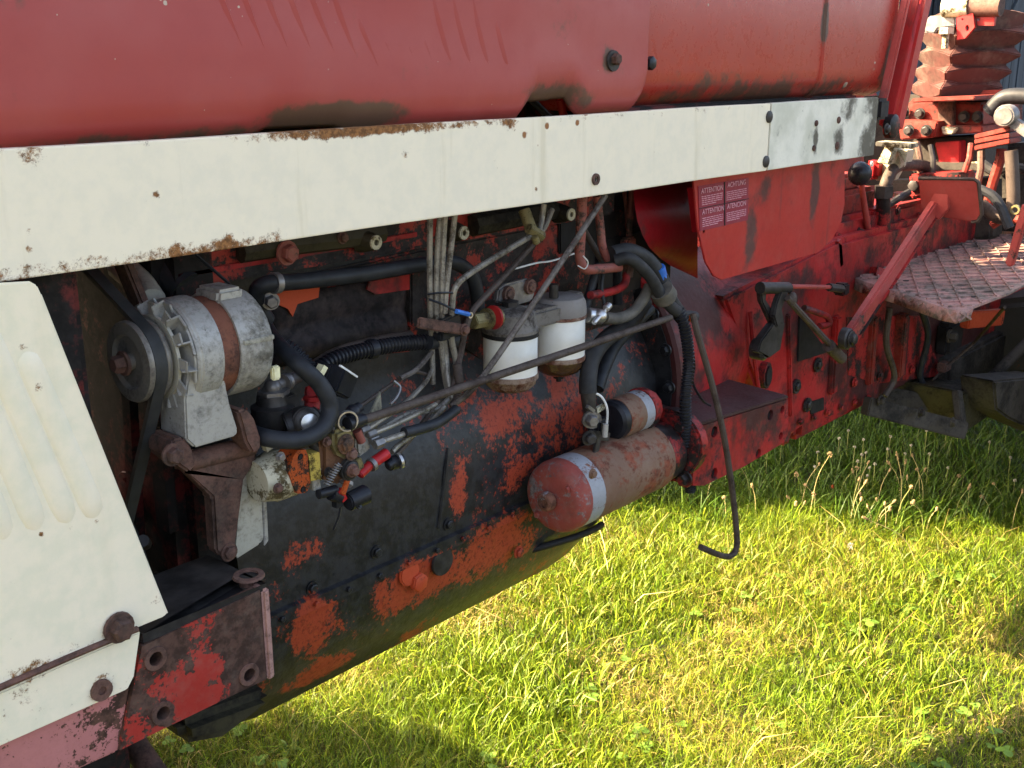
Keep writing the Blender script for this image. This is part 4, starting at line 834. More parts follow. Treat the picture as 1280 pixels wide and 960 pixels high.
part(MB().lathe(P(858, 398, 1.095), P(870, 392, 1.095) - P(858, 398, 1.095), [(0, .010), (.016, .006)], 10), 'orange_boot', 'pump_orange')
hz([(812, 358, 1.13), (804, 374, 1.13), (790, 391, 1.13), (772, 398, 1.13), (756, 397, 1.135)], .0105, 'rubber_grey', 'grey_hose', n=12)
m = MB(); m.cyl(P(734, 394, 1.15), P(752, 396, 1.14), .014, 10); m.ball(P(750, 395, 1.135), .013); m.cyl(P(742, 404, 1.13), P(761, 383, 1.13), .0045); m.cyl(P(757, 386, 1.128), P(762, 381, 1.128), .0065); part(m, 'fuel_tap', 'steel_bright', bevel=.001)
hz([(806, 376, 1.17), (788, 402, 1.16), (757, 424, 1.15), (740, 448, 1.14), (735, 475, 1.13), (735, 492, 1.125)], .0155, 'rubber_dusty', 'starter_cable', n=12)
hz([(812, 385, 1.19), (790, 408, 1.19), (768, 432, 1.18), (754, 462, 1.17), (746, 486, 1.16)], .013, 'rubber', 'starter_cable', n=12)
hz([(748, 330, 1.17), (742, 350, 1.17), (736, 370, 1.17), (732, 386, 1.17)], .008, 'rubber', 'black_wire_sleeve')
hz([(755, 335, 1.16), (752, 360, 1.155), (756, 385, 1.15)], .0035, 'rubber', 'black_wire'); hz([(772, 335, 1.2), (772, 380, 1.2)], .009, 'rubber', 'black_wire_sleeve')
hz([(729, 320, 1.12), (735, 328, 1.12), (731, 336, 1.122), (722, 332, 1.13)], .0012, 'wire_white', 'white_wire', n=5)
hz([(718, 317, 1.16), (690, 326, 1.16), (670, 329, 1.17), (640, 337, 1.18)], .0016, 'wire_white', 'white_wire', n=5)
hz([(862, 420, 1.09), (868, 455, 1.09), (866, 478, 1.09), (878, 500, 1.09), (888, 507, 1.1)], .0025, 'plastic', 'thin_cable', n=6)
# ------------------------------------------------------------------ starter motor
YS = 1.13; A = P(684, 617, YS); B_ = P(836, 572, YS); L = B_.x - A.x; rs = 48 * mpp(A + YA * .02) * .98
A = Vector((A.x, YS, (A.z + B_.z) / 2 + .004))
st = part(MB().lathe(A, (1, 0, 0), [(L * .22, rs * .985), (L * .225, rs), (L * .80, rs), (L * .805, rs * .95), (L * .81, rs * .5)], 44), 'starter_motor', 'starter'); st['label'] = 'brown starter motor with red and grey end cap and solenoid'
part(MB().lathe(A, (1, 0, 0), [(.010, .01), (.010, rs * .62), (.012, rs * .80), (.016, rs * .91), (.023, rs * .975), (.032, rs * 1.005), (L * .12, rs * 1.005), (L * .12, rs * .6)], 44), 'end_cap', 'starter_end', st, ang=50)
part(MB().lathe(A, (1, 0, 0), [(L * .119, rs * .6), (L * .1195, rs * 1.003), (L * .22, rs * 1.003), (L * .221, rs * .6)], 44), 'bare_band', 'starter_grey', st)
part(MB().lathe(A, (-1, 0, 0), [(-.004, .017), (.008, .016), (.011, .012), (.011, .009), (.006, .009)], 20), 'end_bush', 'starter_grey', st)
for g in (2.5, 5.4): part(MB().bolt(A + Vector((.012, cos(g) * rs * .72, sin(g) * rs * .72)), (-1, 0, 0), .005), 'end_screw', 'starter_end', st)
part(MB().lathe(A, (1, 0, 0), [(L * .80, rs * .9), (L * .81, rs * .97), (L * .9, rs * .9), (L * .93, rs * .9), (L * .94, rs * .4)], 36), 'nose_housing', 'greasy_red', st)
fx = A.x + L * .95
fpts = [Vector((fx, YS + rs * 1.2 * cos(g) * (1 + .12 * cos(2 * g + 1)), A.z + .006 + rs * 1.22 * sin(g) * (1 + .1 * cos(2 * g + 1)))) for g in np.linspace(0, 2 * pi, 26, endpoint=False)]
part(MB().prism(fpts, Vector((.03, 0, 0))), 'mount_flange', 'greasy_red', st, bevel=.005)
for g in (2.2, 3.9, 5.3): part(MB().bolt(Vector((fx, YS + rs * 1.08 * cos(g), A.z + rs * 1.08 * sin(g))), (-1, 0, 0), .011, .012), 'flange_bolt', 'greasy_red', st)
part(MB().bolt(P(740, 592, YS - rs * .98), r=.006), 'body_screw', 'starter', st)
S0 = P(764, 530, 1.14); S1 = P(806, 510, 1.14); Ls = S1.x - S0.x; S0 = Vector((S0.x, 1.14, (S0.z + S1.z) / 2 + .004)); rl = 26 * mpp(S0)
sol = part(MB().lathe(S0, (1, 0, 0), [(.012, rl * .9), (.014, rl), (Ls * .58, rl), (Ls * .6, rl * .9)], 32), 'solenoid', 'starter', st)
part(MB().lathe(S0, (1, 0, 0), [(Ls * .575, rl * .9), (Ls * .58, rl * 1.004), (Ls * .82, rl * 1.004), (Ls * .83, rl * .9)], 32), 'solenoid_band', 'starter_grey', st)
part(MB().lathe(S0, (1, 0, 0), [(-.006, .01), (-.005, rl * .8), (0, rl * .95), (.014, rl * .97), (.015, rl * .8)], 32), 'solenoid_cap', 'plastic', st)
part(MB().lathe(S0, (1, 0, 0), [(Ls * .82, rl * .9), (Ls * .83, rl * 1.08), (Ls * .95, rl * 1.08), (Ls * 1.1, rl * .9), (Ls * 1.12, rl * .5)], 12), 'solenoid_end', 'greasy_red', st)
m = MB(); m.bolt(P(737, 524, 1.115), (-.5, -1, 0), .010, .014); m.lathe(P(740, 524, 1.13), (-.5, -1, 0), [(0, .016), (.006, .016)], 16); part(m, 'terminal', 'steel', st)
m = MB(); m.bolt(P(736, 547, 1.115), (-.5, -1, 0), .009, .012); m.bar((738, 543, 1.12), (760, 546, 1.12), .016, .008); m.bar((747, 548, 1.118), (743, 575, 1.115), .014, .006); m.lathe(P(743, 575, 1.112), (0, -1, 0), [(0, .012), (.006, .012)], 6); part(m, 'terminal_strap', 'steel_dark', st, bevel=.001)
m = MB(); m.cyl(P(735, 490, 1.125), P(737, 518, 1.12), .014, 12, .011); part(m, 'cable_lug', 'steel_dark', st); part(MB().bar((734, 508, 1.108), (742, 514, 1.108), .006, .006), 'lug_edge', 'steel', st)
m = MB(); m.tube(spline([(740, 490, 1.12), (752, 496, 1.11), (759, 512, 1.105), (758, 535, 1.105)]), .0022, 6); part(m, 'white_wire', 'wire_white', st)
m = MB(); m.cyl(P(757, 530, 1.104), P(756, 546, 1.104), .005); part(m, 'wire_terminal', 'alu', st); part(MB().bar((745, 513, 1.118), (754, 508, 1.118), .01, .006), 'cream_tab', 'cream', st)
part(MB().box(P(748, 532, 1.13), (.03, .03, .03)), 'terminal_block', 'plastic', st, bevel=.004)

# small fittings round the pump
def helix(a, b, r, turns, wire):
    a = V(a); b = V(b); d = (b - a); u, v = perp(d.normalized()); n = turns * 10
    return MB().tube([a + d * (i / n) + (u * cos(2 * pi * i / 10) + v * sin(2 * pi * i / 10)) * r for i in range(n + 1)], wire, 5)
part(helix((424, 580, 1.07), (408, 606, 1.075), .0045, 9, .0011), 'return_spring', 'steel', pump)
for (x, y) in ((466, 541), (470, 549), (458, 536)): part(MB().cyl(P(x - 7, y + 3, 1.095), P(x + 3, y - 1, 1.095), .0055, 6), 'line_nut', 'steel', pump, bevel=.0006)
part(MB().hose([(468, 541, 1.095), (490, 532, 1.10), (520, 518, 1.11), (545, 505, 1.12)], .0036, n=8), 'fuel_line', 'pipe', pump)
part(MB().hose([(460, 536, 1.095), (478, 524, 1.105), (505, 505, 1.13), (530, 480, 1.15), (540, 462, 1.16)], .0036, n=8), 'fuel_line', 'pipe', pump)
for (x, y, m_) in ((408, 552, 'rust'), (410, 590, 'steel_dark'), (350, 571, 'steel'), (347, 610, 'rust')): part(MB().bolt(P(x, y, 1.085), r=.0045, h=.005), 'pump_screw', m_, pump)
part(MB().slab([(442, 578), (452, 572), (456, 584), (447, 592)], 1.088, .012), 'pump_lug', 'olive', pump, bevel=.001)
part(MB().cyl(P(428, 600, 1.086), P(438, 606, 1.086), .0055, 6), 'stop_screw', 'steel', pump)
part(MB().hose([(420, 545, 1.085), (412, 530, 1.09), (400, 520, 1.11), (392, 512, 1.13)], .0045, n=8), 'leak_pipe', 'steel_dark', pump)
part(MB().slab([(352, 500), (372, 492), (378, 512), (366, 520)], 1.14, .02), 'pump_gasket', 'steel_dark', wf, bevel=.002)
# ------------------------------------------------------------------ bell housing, gearbox, controls
BC = Vector((1.84, YC, .965))
bell = part(MB().lathe(BC, (1, 0, 0), [(-.03, .2), (-.03, .285), (-.024, .292), (.0, .292), (.004, .288), (.012, .268), (.05, .262), (.12, .252), (.24, .235), (.30, .225), (.42, .21)], 64), 'bell_housing', 'red', ang=30)
bell['label'] = 'red clutch housing behind the starter'
part(MB().lathe(BC, (1, 0, 0), [(-.034, .2), (-.034, .275), (-.031, .275), (-.031, .2)], 48), 'housing_face', 'block', bell)
for k in range(9):
    g = 2.0 + k * .28; part(MB().bolt(BC + Vector((-.034, .27 * cos(g), .27 * sin(g))), (-1, 0, 0), .009, .010), 'housing_bolt', 'block', bell)
gx0 = P(920, 360, 1.22).x
gear = part(MB().slab([(905, 372), (1050, 300), (1090, 330), (1100, 420), (1100, 498), (1060, 516), (1004, 534), (990, 545), (985, 560), (960, 520), (930, 440)], 1.235, .42), 'gearbox', 'red', bevel=.008); gear['label'] = 'red gearbox casing with linkage levers'
part(MB().box2((2.5, 1.24, .66), (4.6, 1.66, 1.16)), 'transmission_case', 'red', bevel=.015)
part(MB().slab([(1000, 395), (1036, 440), (998, 452)], 1.23, .02), 'casing_recess', 'black_dark', gear)
m = MB(); hole = P(962, 470, 1.214); vs = [hole + Vector((.013 * cos(g), 0, .024 * sin(g))) for g in np.linspace(0, 2 * pi, 20, endpoint=False)]; m.prism(vs, Vector((0, .04, 0))); part(m, 'oval_hole', 'black_dark', gear)
m = MB(); m.prism([hole + Vector((.019 * cos(g), .004, .032 * sin(g))) for g in np.linspace(0, 2 * pi, 20, endpoint=False)], Vector((0, .04, 0))); part(m, 'hole_collar', 'greasy_red', gear)
for (x, y) in ((1022, 456), (1009, 506), (995, 483)): part(MB().ring(P(x, y, 1.23), (0, -1, 0), .012, .019, .004).bolt(P(x, y, 1.228), r=.010, h=.008, washer=False), 'casing_bolt', 'steel_dark', gear)
part(MB().slab([(1012, 503), (1030, 497), (1030, 512), (1014, 518)], 1.232, .01), 'casing_pocket', 'black_dark', gear)
for xx in (1046, 1092, 1132): part(MB().bar(P(xx, 395, 1.228), P(xx - 6, 492 - (xx - 1046) * .25, 1.228), .028, .02), 'casing_rib', 'dusty_red' if xx == 1092 else 'red', gear, bevel=.005)
part(MB().slab([(1058, 395), (1150, 395), (1180, 470), (1095, 480), (1060, 470)], 1.233, .01), 'casing_panel', 'greasy_red', gear, bevel=.003)
for (x, y) in ((1068, 478), (1100, 470), (1140, 462), (1075, 400)): part(MB().bolt(P(x, y, 1.228), r=.009), 'casing_bolt', 'greasy_red', gear)
# mounting lug
zt = .945; LX0 = P(866, 530, 1.08).x; LX1 = P(985, 500, 1.08).x
f = [P(x, y, 1.08) for x, y in ((866, 536), (985, 499), (985, 550), (932, 582), (880, 607), (866, 607))]
hl = [(893, 540, .012), (963, 519, .012), (893, 592, .012), (948, 567, .011), (978, 512, .009), (976, 545, .009)]
lug = part(MB().slab([(866, 536), (985, 499), (985, 550), (932, 582), (880, 607), (866, 607)], 1.08, .022, hl), 'mounting_lug', 'red'); lug['label'] = 'red mounting pad with bolt holes beside the clutch housing'
part(MB().prism([p + Vector((0, .0225, -.002)) for p in f], Vector((0, .16, 0))), 'lug_core', 'red', lug)
part(MB().prism([f[0] + Vector((-.002, .0, .001)), f[1] + Vector((.002, 0, .001)), f[1] + Vector((.002, .2, .012)), f[0] + Vector((-.002, .2, .012))], Vector((0, 0, .007))), 'lug_top', 'greasy_black', lug, bevel=.002)
for (x, y, r_) in hl: part(MB().lathe(P(x, y, 1.088), (0, -1, 0), [(0, r_ * .98), (.001, r_ * .98)], 14), 'lug_hole', 'black_dark', lug)
# bent rod hanging in front
rod = part(MB().tube(spline([(866, 392, 1.07), (873, 420, 1.06), (890, 480, 1.05), (905, 545, 1.04), (915, 610, 1.035), (921, 668, 1.03), (920, 686, 1.03), (913, 695, 1.03), (900, 694, 1.03), (876, 684, 1.03)], 6), .0062, 9), 'bent_rod', 'rod_brown'); rod['label'] = 'hooked brown steel rod hanging below the clutch housing'
# gear linkage
m = MB(); m.slab([(951, 358), (960, 358), (958, 374), (973, 398), (976, 404), (967, 408), (953, 378)], 1.16, .014); m.slab([(978, 362), (987, 362), (983, 374), (978, 386), (981, 402), (972, 410), (968, 396), (971, 380)], 1.145, .014); m.slab([(968, 404), (982, 402), (976, 438), (962, 448), (948, 440), (952, 426)], 1.15, .02)
lk = part(m, 'gear_lever_arm', 'steel_dark', bevel=.003)
part(MB().lathe(P(958, 438, 1.155), (0, -1, 0), [(-.03, .024), (-.004, .024), (.002, .018)], 22), 'arm_hub', 'steel_dark', lk)
part(MB().tube([(950, 360, 1.155), (985, 360, 1.155)], .013, 12), 'arm_head', 'steel_dark', lk)
m = MB(); m.tube([(984, 358, 1.15), (1042, 359, 1.17)], .0052, 8); part(m, 'link_rod', 'red_worn', lk); part(MB().cyl(P(1036, 359, 1.17), P(1052, 361, 1.17), .010, 8), 'rod_fork', 'steel_dark', lk)
part(MB().box(P(1052, 361, 1.18), (.03, .03, .03)), 'fork_block', 'greasy_red', lk, bevel=.004)
m = MB(); m.tube([(984, 372, 1.14), (996, 386, 1.14), (1048, 442, 1.14)], .0075, 8); m.ball(P(990, 374, 1.14), .014, sx=(1, .7, 1.2)); m.cyl(P(1036, 432, 1.14), P(1052, 448, 1.14), .016, 10, .014); part(m, 'clutch_link', 'rod_brown', lk)
m = MB(); m.hose([(1005, 385, 1.2), (1020, 390, 1.19), (1034, 396, 1.19), (1036, 405, 1.19), (1024, 408, 1.19)], .008); part(m, 'shift_fork', 'red', lk)
m = MB(); m.hose([(1035, 325, 1.25), (1042, 345, 1.25), (1044, 365, 1.25)], .014); part(m, 'breather_hose', 'rubber_dusty')
part(MB().bar((1048, 300, 1.24), (1050, 332, 1.24), .016, .01), 'cowl_strut', 'greasy_red')
# clutch pedal
pa = P(1059, 424, 1.12); pb = P(1168, 258, 1.12)
ped = part(MB().bar(pa, pb, .040, .022), 'clutch_pedal', 'red_worn', bevel=.005); ped['label'] = 'red clutch pedal arm with square pad'
part(MB().bar(pa + Vector((.012, -.013, -.014)), pa.lerp(pb, .93) + Vector((.012, -.013, -.014)), .006, .006), 'arm_edge', 'greasy_red', ped, bevel=.001)
part(MB().lathe(P(1063, 424, 1.10), (0, -1, 0), [(-.02, .026), (-.004, .026), (.0, .022)], 20), 'pedal_pivot', 'steel_dark', ped); part(MB().bolt(P(1064, 424, 1.098), r=.013, h=.010), 'pivot_nut', 'steel_dark', ped)
XP = pb.x + .0
pad = [PX(x, y, XP) for x, y in ((1152, 222), (1222, 223), (1227, 227), (1226, 268), (1220, 277), (1212, 278), (1176, 272), (1150, 268))]
pd = part(MB().prism([p + Vector(((p.z - pb.z) * -.35, 0, 0)) for p in pad], Vector((.012, 0, 0))), 'pedal_pad', 'red_worn', ped, bevel=.004)
part(MB().tube([p + Vector(((p.z - pb.z) * -.35 + .004, 0, 0)) for p in pad[:6]], .005, 6), 'pad_rim', 'rod_brown', ped)
part(MB().prism([PX(x, y, XP - .012) for x, y in ((1160, 258), (1172, 226), (1186, 226), (1186, 262), (1172, 276))], Vector((.012, 0, 0))), 'pad_web', 'red_worn', ped, bevel=.003)
# ball knob lever
lev = part(MB().tube([(1091, 332, 1.3), (1084, 280, 1.27), (1076, 225, 1.25)], lambda u: .0105 - .003 * u, 10), 'range_lever', 'red_worn'); part(MB().ball(P(1075, 217, 1.245), .0305, 24, (1, 1, 1)), 'ball_knob', 'knob', lev)
# gearbox top castings
top = MB(); top.box2((2.35, 1.28, 1.1), (3.3, 1.62, 1.2)); GT = part(top, 'gearbox_cover', 'red', bevel=.012)
for i in range(7): part(MB().bolt(Vector((2.45 + i * .13, 1.279, 1.15)), (0, -1, 0), .012, .012), 'cover_bolt', 'greasy_red', GT)
part(MB().box2((2.55, 1.31, 1.19), (3.0, 1.6, 1.26)), 'cover_step', 'dusty_red', GT, bevel=.012)
part(MB().box2((2.72, 1.33, 1.255), (2.95, 1.5, 1.30)), 'shift_tower', 'dusty_red', GT, bevel=.01)
part(MB().slab([(1049, 255), (1090, 252), (1092, 300), (1050, 310)], 1.32, .2), 'cover_block', 'dusty_red', GT, bevel=.01)
part(MB().box(P(1092, 212, 1.32), (.05, .04, .05)), 'warning_lamp', 'red_plastic', GT, bevel=.01); part(MB().lathe(P(1089, 205, 1.30), (0, -1, 0), [(0, .008), (.004, .007)], 12), 'lamp_lens', 'wire_white', GT)
m = MB(); m.prism([PX(x, y, 2.95) for x, y in ((1096, 203), (1107, 181), (1118, 182), (1110, 206))], Vector((.05, .0, 0))); m.prism([PX(x, y, 2.98) for x, y in ((1121, 187), (1134, 188), (1131, 204))], Vector((.05, 0, 0))); m.bar(PX(1100, 179, 2.93), PX(1143, 182, 2.93), .012, .06, XA); m.prism([PX(x, y, 3.0) for x, y in ((1095, 205), (1120, 184), (1126, 206), (1115, 226), (1094, 226))], Vector((.04, .0, 0)))
part(m, 'valve_bracket', 'cream', GT, bevel=.002)
m = MB(); m.lathe(P(1132, 262, 1.36), (0, 0, 1), [(-.02, .02), (.03, .045), (.034, .045), (.036, .04), (.05, .04)], 16); part(m, 'filler_cap', 'dusty_red', GT)
# hydraulic hose in front of the console
hz([(1105, 250, 1.27), (1108, 228, 1.27), (1119, 210, 1.27), (1140, 206, 1.27), (1165, 211, 1.28), (1195, 230, 1.3)], .0165, 'rod_brown', 'hydraulic_hose', n=12)
part(MB().cyl(P(1105, 232, 1.27), P(1104, 247, 1.27), .026, 6), 'hose_nut', 'steel_dark'); part(MB().cyl(P(1104, 247, 1.27), P(1104, 290, 1.27), .019, 12), 'hose_stub', 'greasy_red')
# console below the gaiter
XB = 3.5
con = part(MB().prism([PX(x, y, XB - .12) for x, y in ((1135, 126), (1228, 128), (1228, 158), (1135, 156))], Vector((.35, 0, 0))), 'control_console', 'dusty_red', bevel=.006); con['label'] = 'dusty red control console under a pleated gaiter'
part(MB().prism([PX(x, y, XB - .2) for x, y in ((1122, 150), (1172, 152), (1168, 172), (1125, 175))], Vector((.12, 0, 0))), 'console_flange', 'dusty_red', con, bevel=.004)
part(MB().prism([PX(x, y, XB - .16) for x, y in ((1160, 156), (1228, 158), (1228, 166), (1130, 172))], Vector((.3, 0, 0))), 'console_plate', 'dusty_red', con, bevel=.003)
part(MB().prism([PX(x, y, XB - .15) for x, y in ((1168, 178), (1200, 176), (1200, 204), (1174, 204))], Vector((.05, 0, 0))), 'red_panel', 'red_plastic', con, bevel=.003)
part(MB().prism([PX(x, y, XB - .14) for x, y in ((1172, 126), (1192, 126), (1192, 164), (1172, 164))], Vector((.02, 0, 0))), 'console_strut', 'rust', con, bevel=.003)
part(MB().prism([PX(x, y, XB - .1) for x, y in ((1140, 174), (1230, 170), (1232, 214), (1140, 216))], Vector((.2, 0, 0))), 'console_box', 'dirt_steel', con, bevel=.004)
part(MB().bar(PX(1150, 206, XB - .15), PX(1232, 208, XB - .15), .02, .05, XA), 'cross_bar', 'dirt_steel', con)
part(MB().prism([PX(x, y, XB - .17) for x, y in ((1200, 204), (1222, 202), (1226, 208), (1204, 211))], Vector((.05, 0, 0))), 'latch_plate', 'cream', con, bevel=.002)
# pleated gaiter: square bellows
m = MB(); gc = PX(1196, 70, XB + .08); k = mpp(gc); prs = []
zz = [118, 110, 100, 90, 80, 70, 58, 45, 34, 20]
ws = [40, 47, 40, 50, 40, 53, 42, 55, 44, 46]
for i, (yy, wd) in enumerate(zip(zz, ws)):
    z_ = PX(1196, yy, XB + .08).z; h = wd * k; row = []
    cxo = Vector((0, -.0 - i * .006, 0))
    for c_ in range(4):
        a_ = pi / 4 + c_ * pi / 2; b_ = a_ + pi / 2
        p0 = Vector((cos(a_), sin(a_), 0)) * h * 1.25; p1 = Vector((cos(b_), sin(b_), 0)) * h * 1.25
        for u in (0, .2, .4, .6, .8):
            q = p0.lerp(p1, u); sag = (.016 if i % 2 else -.012) * sin(pi * u)
            row.append(Vector((gc.x, gc.y, z_)) + cxo + Matrix.Rotation(-.72, 3, 'Z') @ (q * (1 - .04 * sin(pi * u))) + ZA * sag)
    prs.append(row)
m.sweep(prs, closed=True); gai = part(m, 'lever_gaiter', 'gaiter', ang=20, bevel=.003); gai['label'] = 'dusty red pleated rubber gaiter on the control console'
part(MB().bar(PX(1165, 124, XB - .1), PX(1242, 121, XB - .1), .012, .3, XA), 'gaiter_plate', 'dusty_red', con, bevel=.003)
m = MB(); m.tube([PX(1180, 8, XB - .1), PX(1252, 8, XB - .1)], .028, 12); part(m, 'grab_tube', 'rust', con); part(MB().tube([PX(1180, 9, XB - .105), PX(1212, 8, XB - .105)], .0285, 12), 'bare_tube_end', 'cream', con)
part(MB().prism([PX(x, y, XB - .1) for x, y in ((1160, 20), (1194, 18), (1194, 33), (1172, 36), (1168, 42), (1154, 40))], Vector((.08, 0, 0))), 'lever_block', 'steel', con, bevel=.004)
part(MB().prism([PX(x, y, XB - .12) for x, y in ((1196, 22), (1216, 16), (1218, 34), (1206, 48), (1196, 50))], Vector((.015, 0, 0)), [[PX(1209 + 2.5 * cos(g), 35 + 4 * sin(g), XB - .12) for g in np.linspace(0, 2 * pi, 10, endpoint=False)], [PX(1203 + 1.5 * cos(g), 24 + 1.5 * sin(g), XB - .12) for g in np.linspace(0, 2 * pi, 8, endpoint=False)]]), 'lever_bracket', 'red_clean', con)
part(MB().prism([PX(x, y, XB - .1) for x, y in ((1220, 18), (1244, 17), (1242, 32), (1222, 32))], Vector((.015, 0, 0)), [[PX(1223 + 2 * cos(g), 24 + 2.5 * sin(g), XB - .1) for g in np.linspace(0, 2 * pi, 8, endpoint=False)]]), 'lever_bracket', 'red_clean', con)
m = MB(); m.lathe(PX(1183, 38, XB - .13), (0, 0, 1), [(-.05, .01), (-.01, .01), (-.01, .022), (.008, .022)], 6); part(m, 'adjuster_bolt', 'cream', con)
# right-hand levers and hoses
hz([PX(1236, 140, 3.3), PX(1252, 124, 3.3), PX(1270, 120, 3.3), PX(1310, 122, 3.3)], .022, 'rubber', 'black_hose', n=12)
part(MB().bar(PX(1222, 116, 3.6), PX(1300, 114, 3.6), .016, .1, XA), 'sunlit_rail', 'dusty_red')
for i, (y0, y1) in enumerate(((170, 160), (176, 168), (184, 175))): part(MB().bar(PX(1226, y0, 3.2), PX(1270, y1, 3.2), .013, .1, XA), 'control_plate', 'dusty_red', bevel=.002)
m = MB(); m.bar(PX(1258, 146, 3.15), PX(1300, 176, 3.15), .026, .03, XA); m.lathe(PX(1256, 145, 3.13), (-1, 0, 0), [(-.03, .03), (.0, .03), (.008, .024)], 16); part(m, 'lift_arm', 'steel', bevel=.003)
hz([PX(1252, 186, 3.2), PX(1250, 200, 3.2), PX(1240, 232, 3.2), PX(1234, 258, 3.2)], .014, 'dusty_red', 'control_rod', n=8)
hz([PX(1264, 188, 3.15), PX(1266, 225, 3.15), PX(1266, 255, 3.15), PX(1258, 272, 3.15), PX(1244, 270, 3.15), PX(1226, 255, 3.15)], .017, 'rod_brown', 'hydraulic_hose', n=10)
part(MB().bar(PX(1284, 255, 2.9), PX(1262, 332, 2.9), .020, .02, XA), 'step_post', 'red_worn', bevel=.004)
part(MB().prism([PX(x, y, 3.75) for x, y in ((1228, 180), (1300, 178), (1300, 292), (1228, 288))], Vector((.1, 0, 0))), 'seat_base', 'dirt_steel', bevel=.01)
part(MB().prism([PX(x, y, 3.6) for x, y in ((1100, 226), (1240, 222), (1240, 300), (1100, 300))], Vector((.1, 0, 0))), 'rear_housing', 'dirt_steel', bevel=.01)
part(MB().prism([PX(x, y, 3.85) for x, y in ((1080, 120), (1150, 118), (1150, 230), (1080, 232))], Vector((.08, 0, 0))), 'dash_backing', 'dirt_steel')
part(MB().ring(PX(1270, 262, 3.12), (-1, 0, 0), .008, .013, .01), 'green_ring', 'olive')
# unseen guard added on the far side to keep sun off the controls
part(MB().prism([Vector((2.55, 1.93, 1.0)), Vector((2.62, 1.93, 1.45)), Vector((2.85, 1.93, 1.72)), Vector((4.1, 1.93, 1.72)), Vector((4.4, 1.93, 1.4)), Vector((4.4, 1.93, 1.0))], Vector((0, .03, 0))), 'added_sun_screen', 'red', bevel=.005)
part(MB().box2((2.85, 1.96, 1.69), (4.1, 2.35, 1.72)), 'added_sun_screen_top', 'red', bevel=.005)
# footplate with raised tread
z0 = 1.05
fpx = [(1043, 336), (1062, 330), (1098, 316), (1130, 305), (1160, 297), (1290, 291), (1310, 330), (1300, 345), (1262, 366), (1215, 384), (1196, 388), (1180, 385), (1120, 364), (1080, 352)]
fp = [PZ(x, y, z0) for x, y in fpx]
plate = part(MB().prism([p - ZA * .006 for p in fp], Vector((0, 0, .006))), 'footplate', 'foot', bevel=.001); plate['label'] = 'worn red diamond tread footplate'
lip = MB(); near = fp[9:] + [fp[0]]
for i in range(len(near) - 1):
    a_, b_ = near[i], near[i + 1]; lip.add([a_, b_, b_ - ZA * .03 + Vector((0, .004, 0)), a_ - ZA * .03 + Vector((0, .006, 0))], [[0, 1, 2, 3]])
lo = part(lip, 'plate_lip', 'foot', plate); sm = lo.modifiers.new('s', 'SOLIDIFY'); sm.thickness = .005
tr = MB(); 
from mathutils.geometry import intersect_point_tri_2d
def inside(p, poly):
    c = False; j = len(poly) - 1
    for i in range(len(poly)):
        if (poly[i].y > p.y) != (poly[j].y > p.y) and p.x < (poly[j].x - poly[i].x) * (p.y - poly[i].y) / (poly[j].y - poly[i].y) + poly[i].x: c = not c
        j = i
    return c
xs_ = [p.x for p in fp]; ys_ = [p.y for p in fp]
n = 0
for fam in (0, 1):
    d = Vector((cos(.45), sin(.45), 0)) if fam == 0 else Vector((cos(-.62), sin(-.62), 0)); q = Vector((-d.y, d.x, 0))
    for i in range(-40, 60):
        for j in range(-60, 90):
            p = Vector((2.9, 1.1, z0)) + q * i * .044 + d * j * .03
            if min(xs_) < p.x < max(xs_) and inside(p, fp) and inside(p + d * .03, fp): tr.bar(p + ZA * .001, p + d * .03 + ZA * .001, .0042, .0055, ZA)
part(tr, 'tread', 'foot', plate)['kind'] = 'stuff'
m = MB()
for i in range(len(near) - 1):
    a_, b_ = near[i], near[i + 1]; L_ = (b_ - a_).length; k_ = max(1, int(L_ / .035))
    for j in range(k_):
        p = a_.lerp(b_, (j + .1) / k_); q = a_.lerp(b_, (j + .9) / k_); o_ = Vector((0, -.003, 0))
        m.bar(p + o_ - ZA * .004, q + o_ - ZA * .027, .005, .005); m.bar(q + o_ - ZA * .004, p + o_ - ZA * .027, .005, .005)
part(m, 'lip_tread', 'foot', plate)['kind'] = 'stuff'
for (x, y) in ((1132, 352), (1215, 372)): part(MB().lathe(PZ(x, y, z0 - .002), (0, 0, 1), [(0, .008), (.004, .008)], 10), 'plate_bolt', 'black_dark', plate)
part(MB().bar((1090, 345, 1.22), (1180, 372, 1.1), .05, .03), 'plate_support', 'greasy_red', plate)
# underside at the rear
ax = part(MB().prism([PX(x, y, 3.9) for x, y in ((1190, 380), (1310, 370), (1310, 470), (1250, 476), (1180, 470))], Vector((.4, 0, 0))), 'rear_axle_housing', 'axle', bevel=.03, seg=3)
part(MB().prism([PX(x, y, 4.6) for x, y in ((1120, 330), (1320, 320), (1320, 490), (1130, 500))], Vector((.3, 0, 0))), 'differential_case', 'black_dark', bevel=.03)
part(MB().tube([PZ(1256, 384, 1.0), P(1218, 428, 1.12), P(1180, 462, 1.2), P(1148, 492, 1.25)], .0045, 7), 'brake_rod', 'rod_brown')
part(MB().box(P(1180, 458, 1.2), (.05, .03, .03)), 'rod_clip', 'rust', bevel=.005)
hz([P(1145, 492, 1.3), P(1178, 486, 1.22), P(1205, 487, 1.18), P(1235, 474, 1.14), P(1260, 452, 1.1), P(1300, 412, 1.06)], .018, 'dirt_steel', 'oil_hose', n=10)
sub = MB(); sub.bar(P(1082, 507, 1.2), P(1204, 538, 1.05), .05, .03); sub.bar(P(1100, 492, 1.3), P(1204, 512, 1.12), .05, .03); sub.bar(P(1196, 488, 1.09), P(1203, 542, 1.05), .04, .02)
part(sub, 'tow_frame', 'dirt_steel', bevel=.003)
part(MB().slab([(1204, 490), (1250, 482), (1250, 512), (1206, 542)], 1.08, .2), 'tow_frame_side', 'mud', bevel=.006)
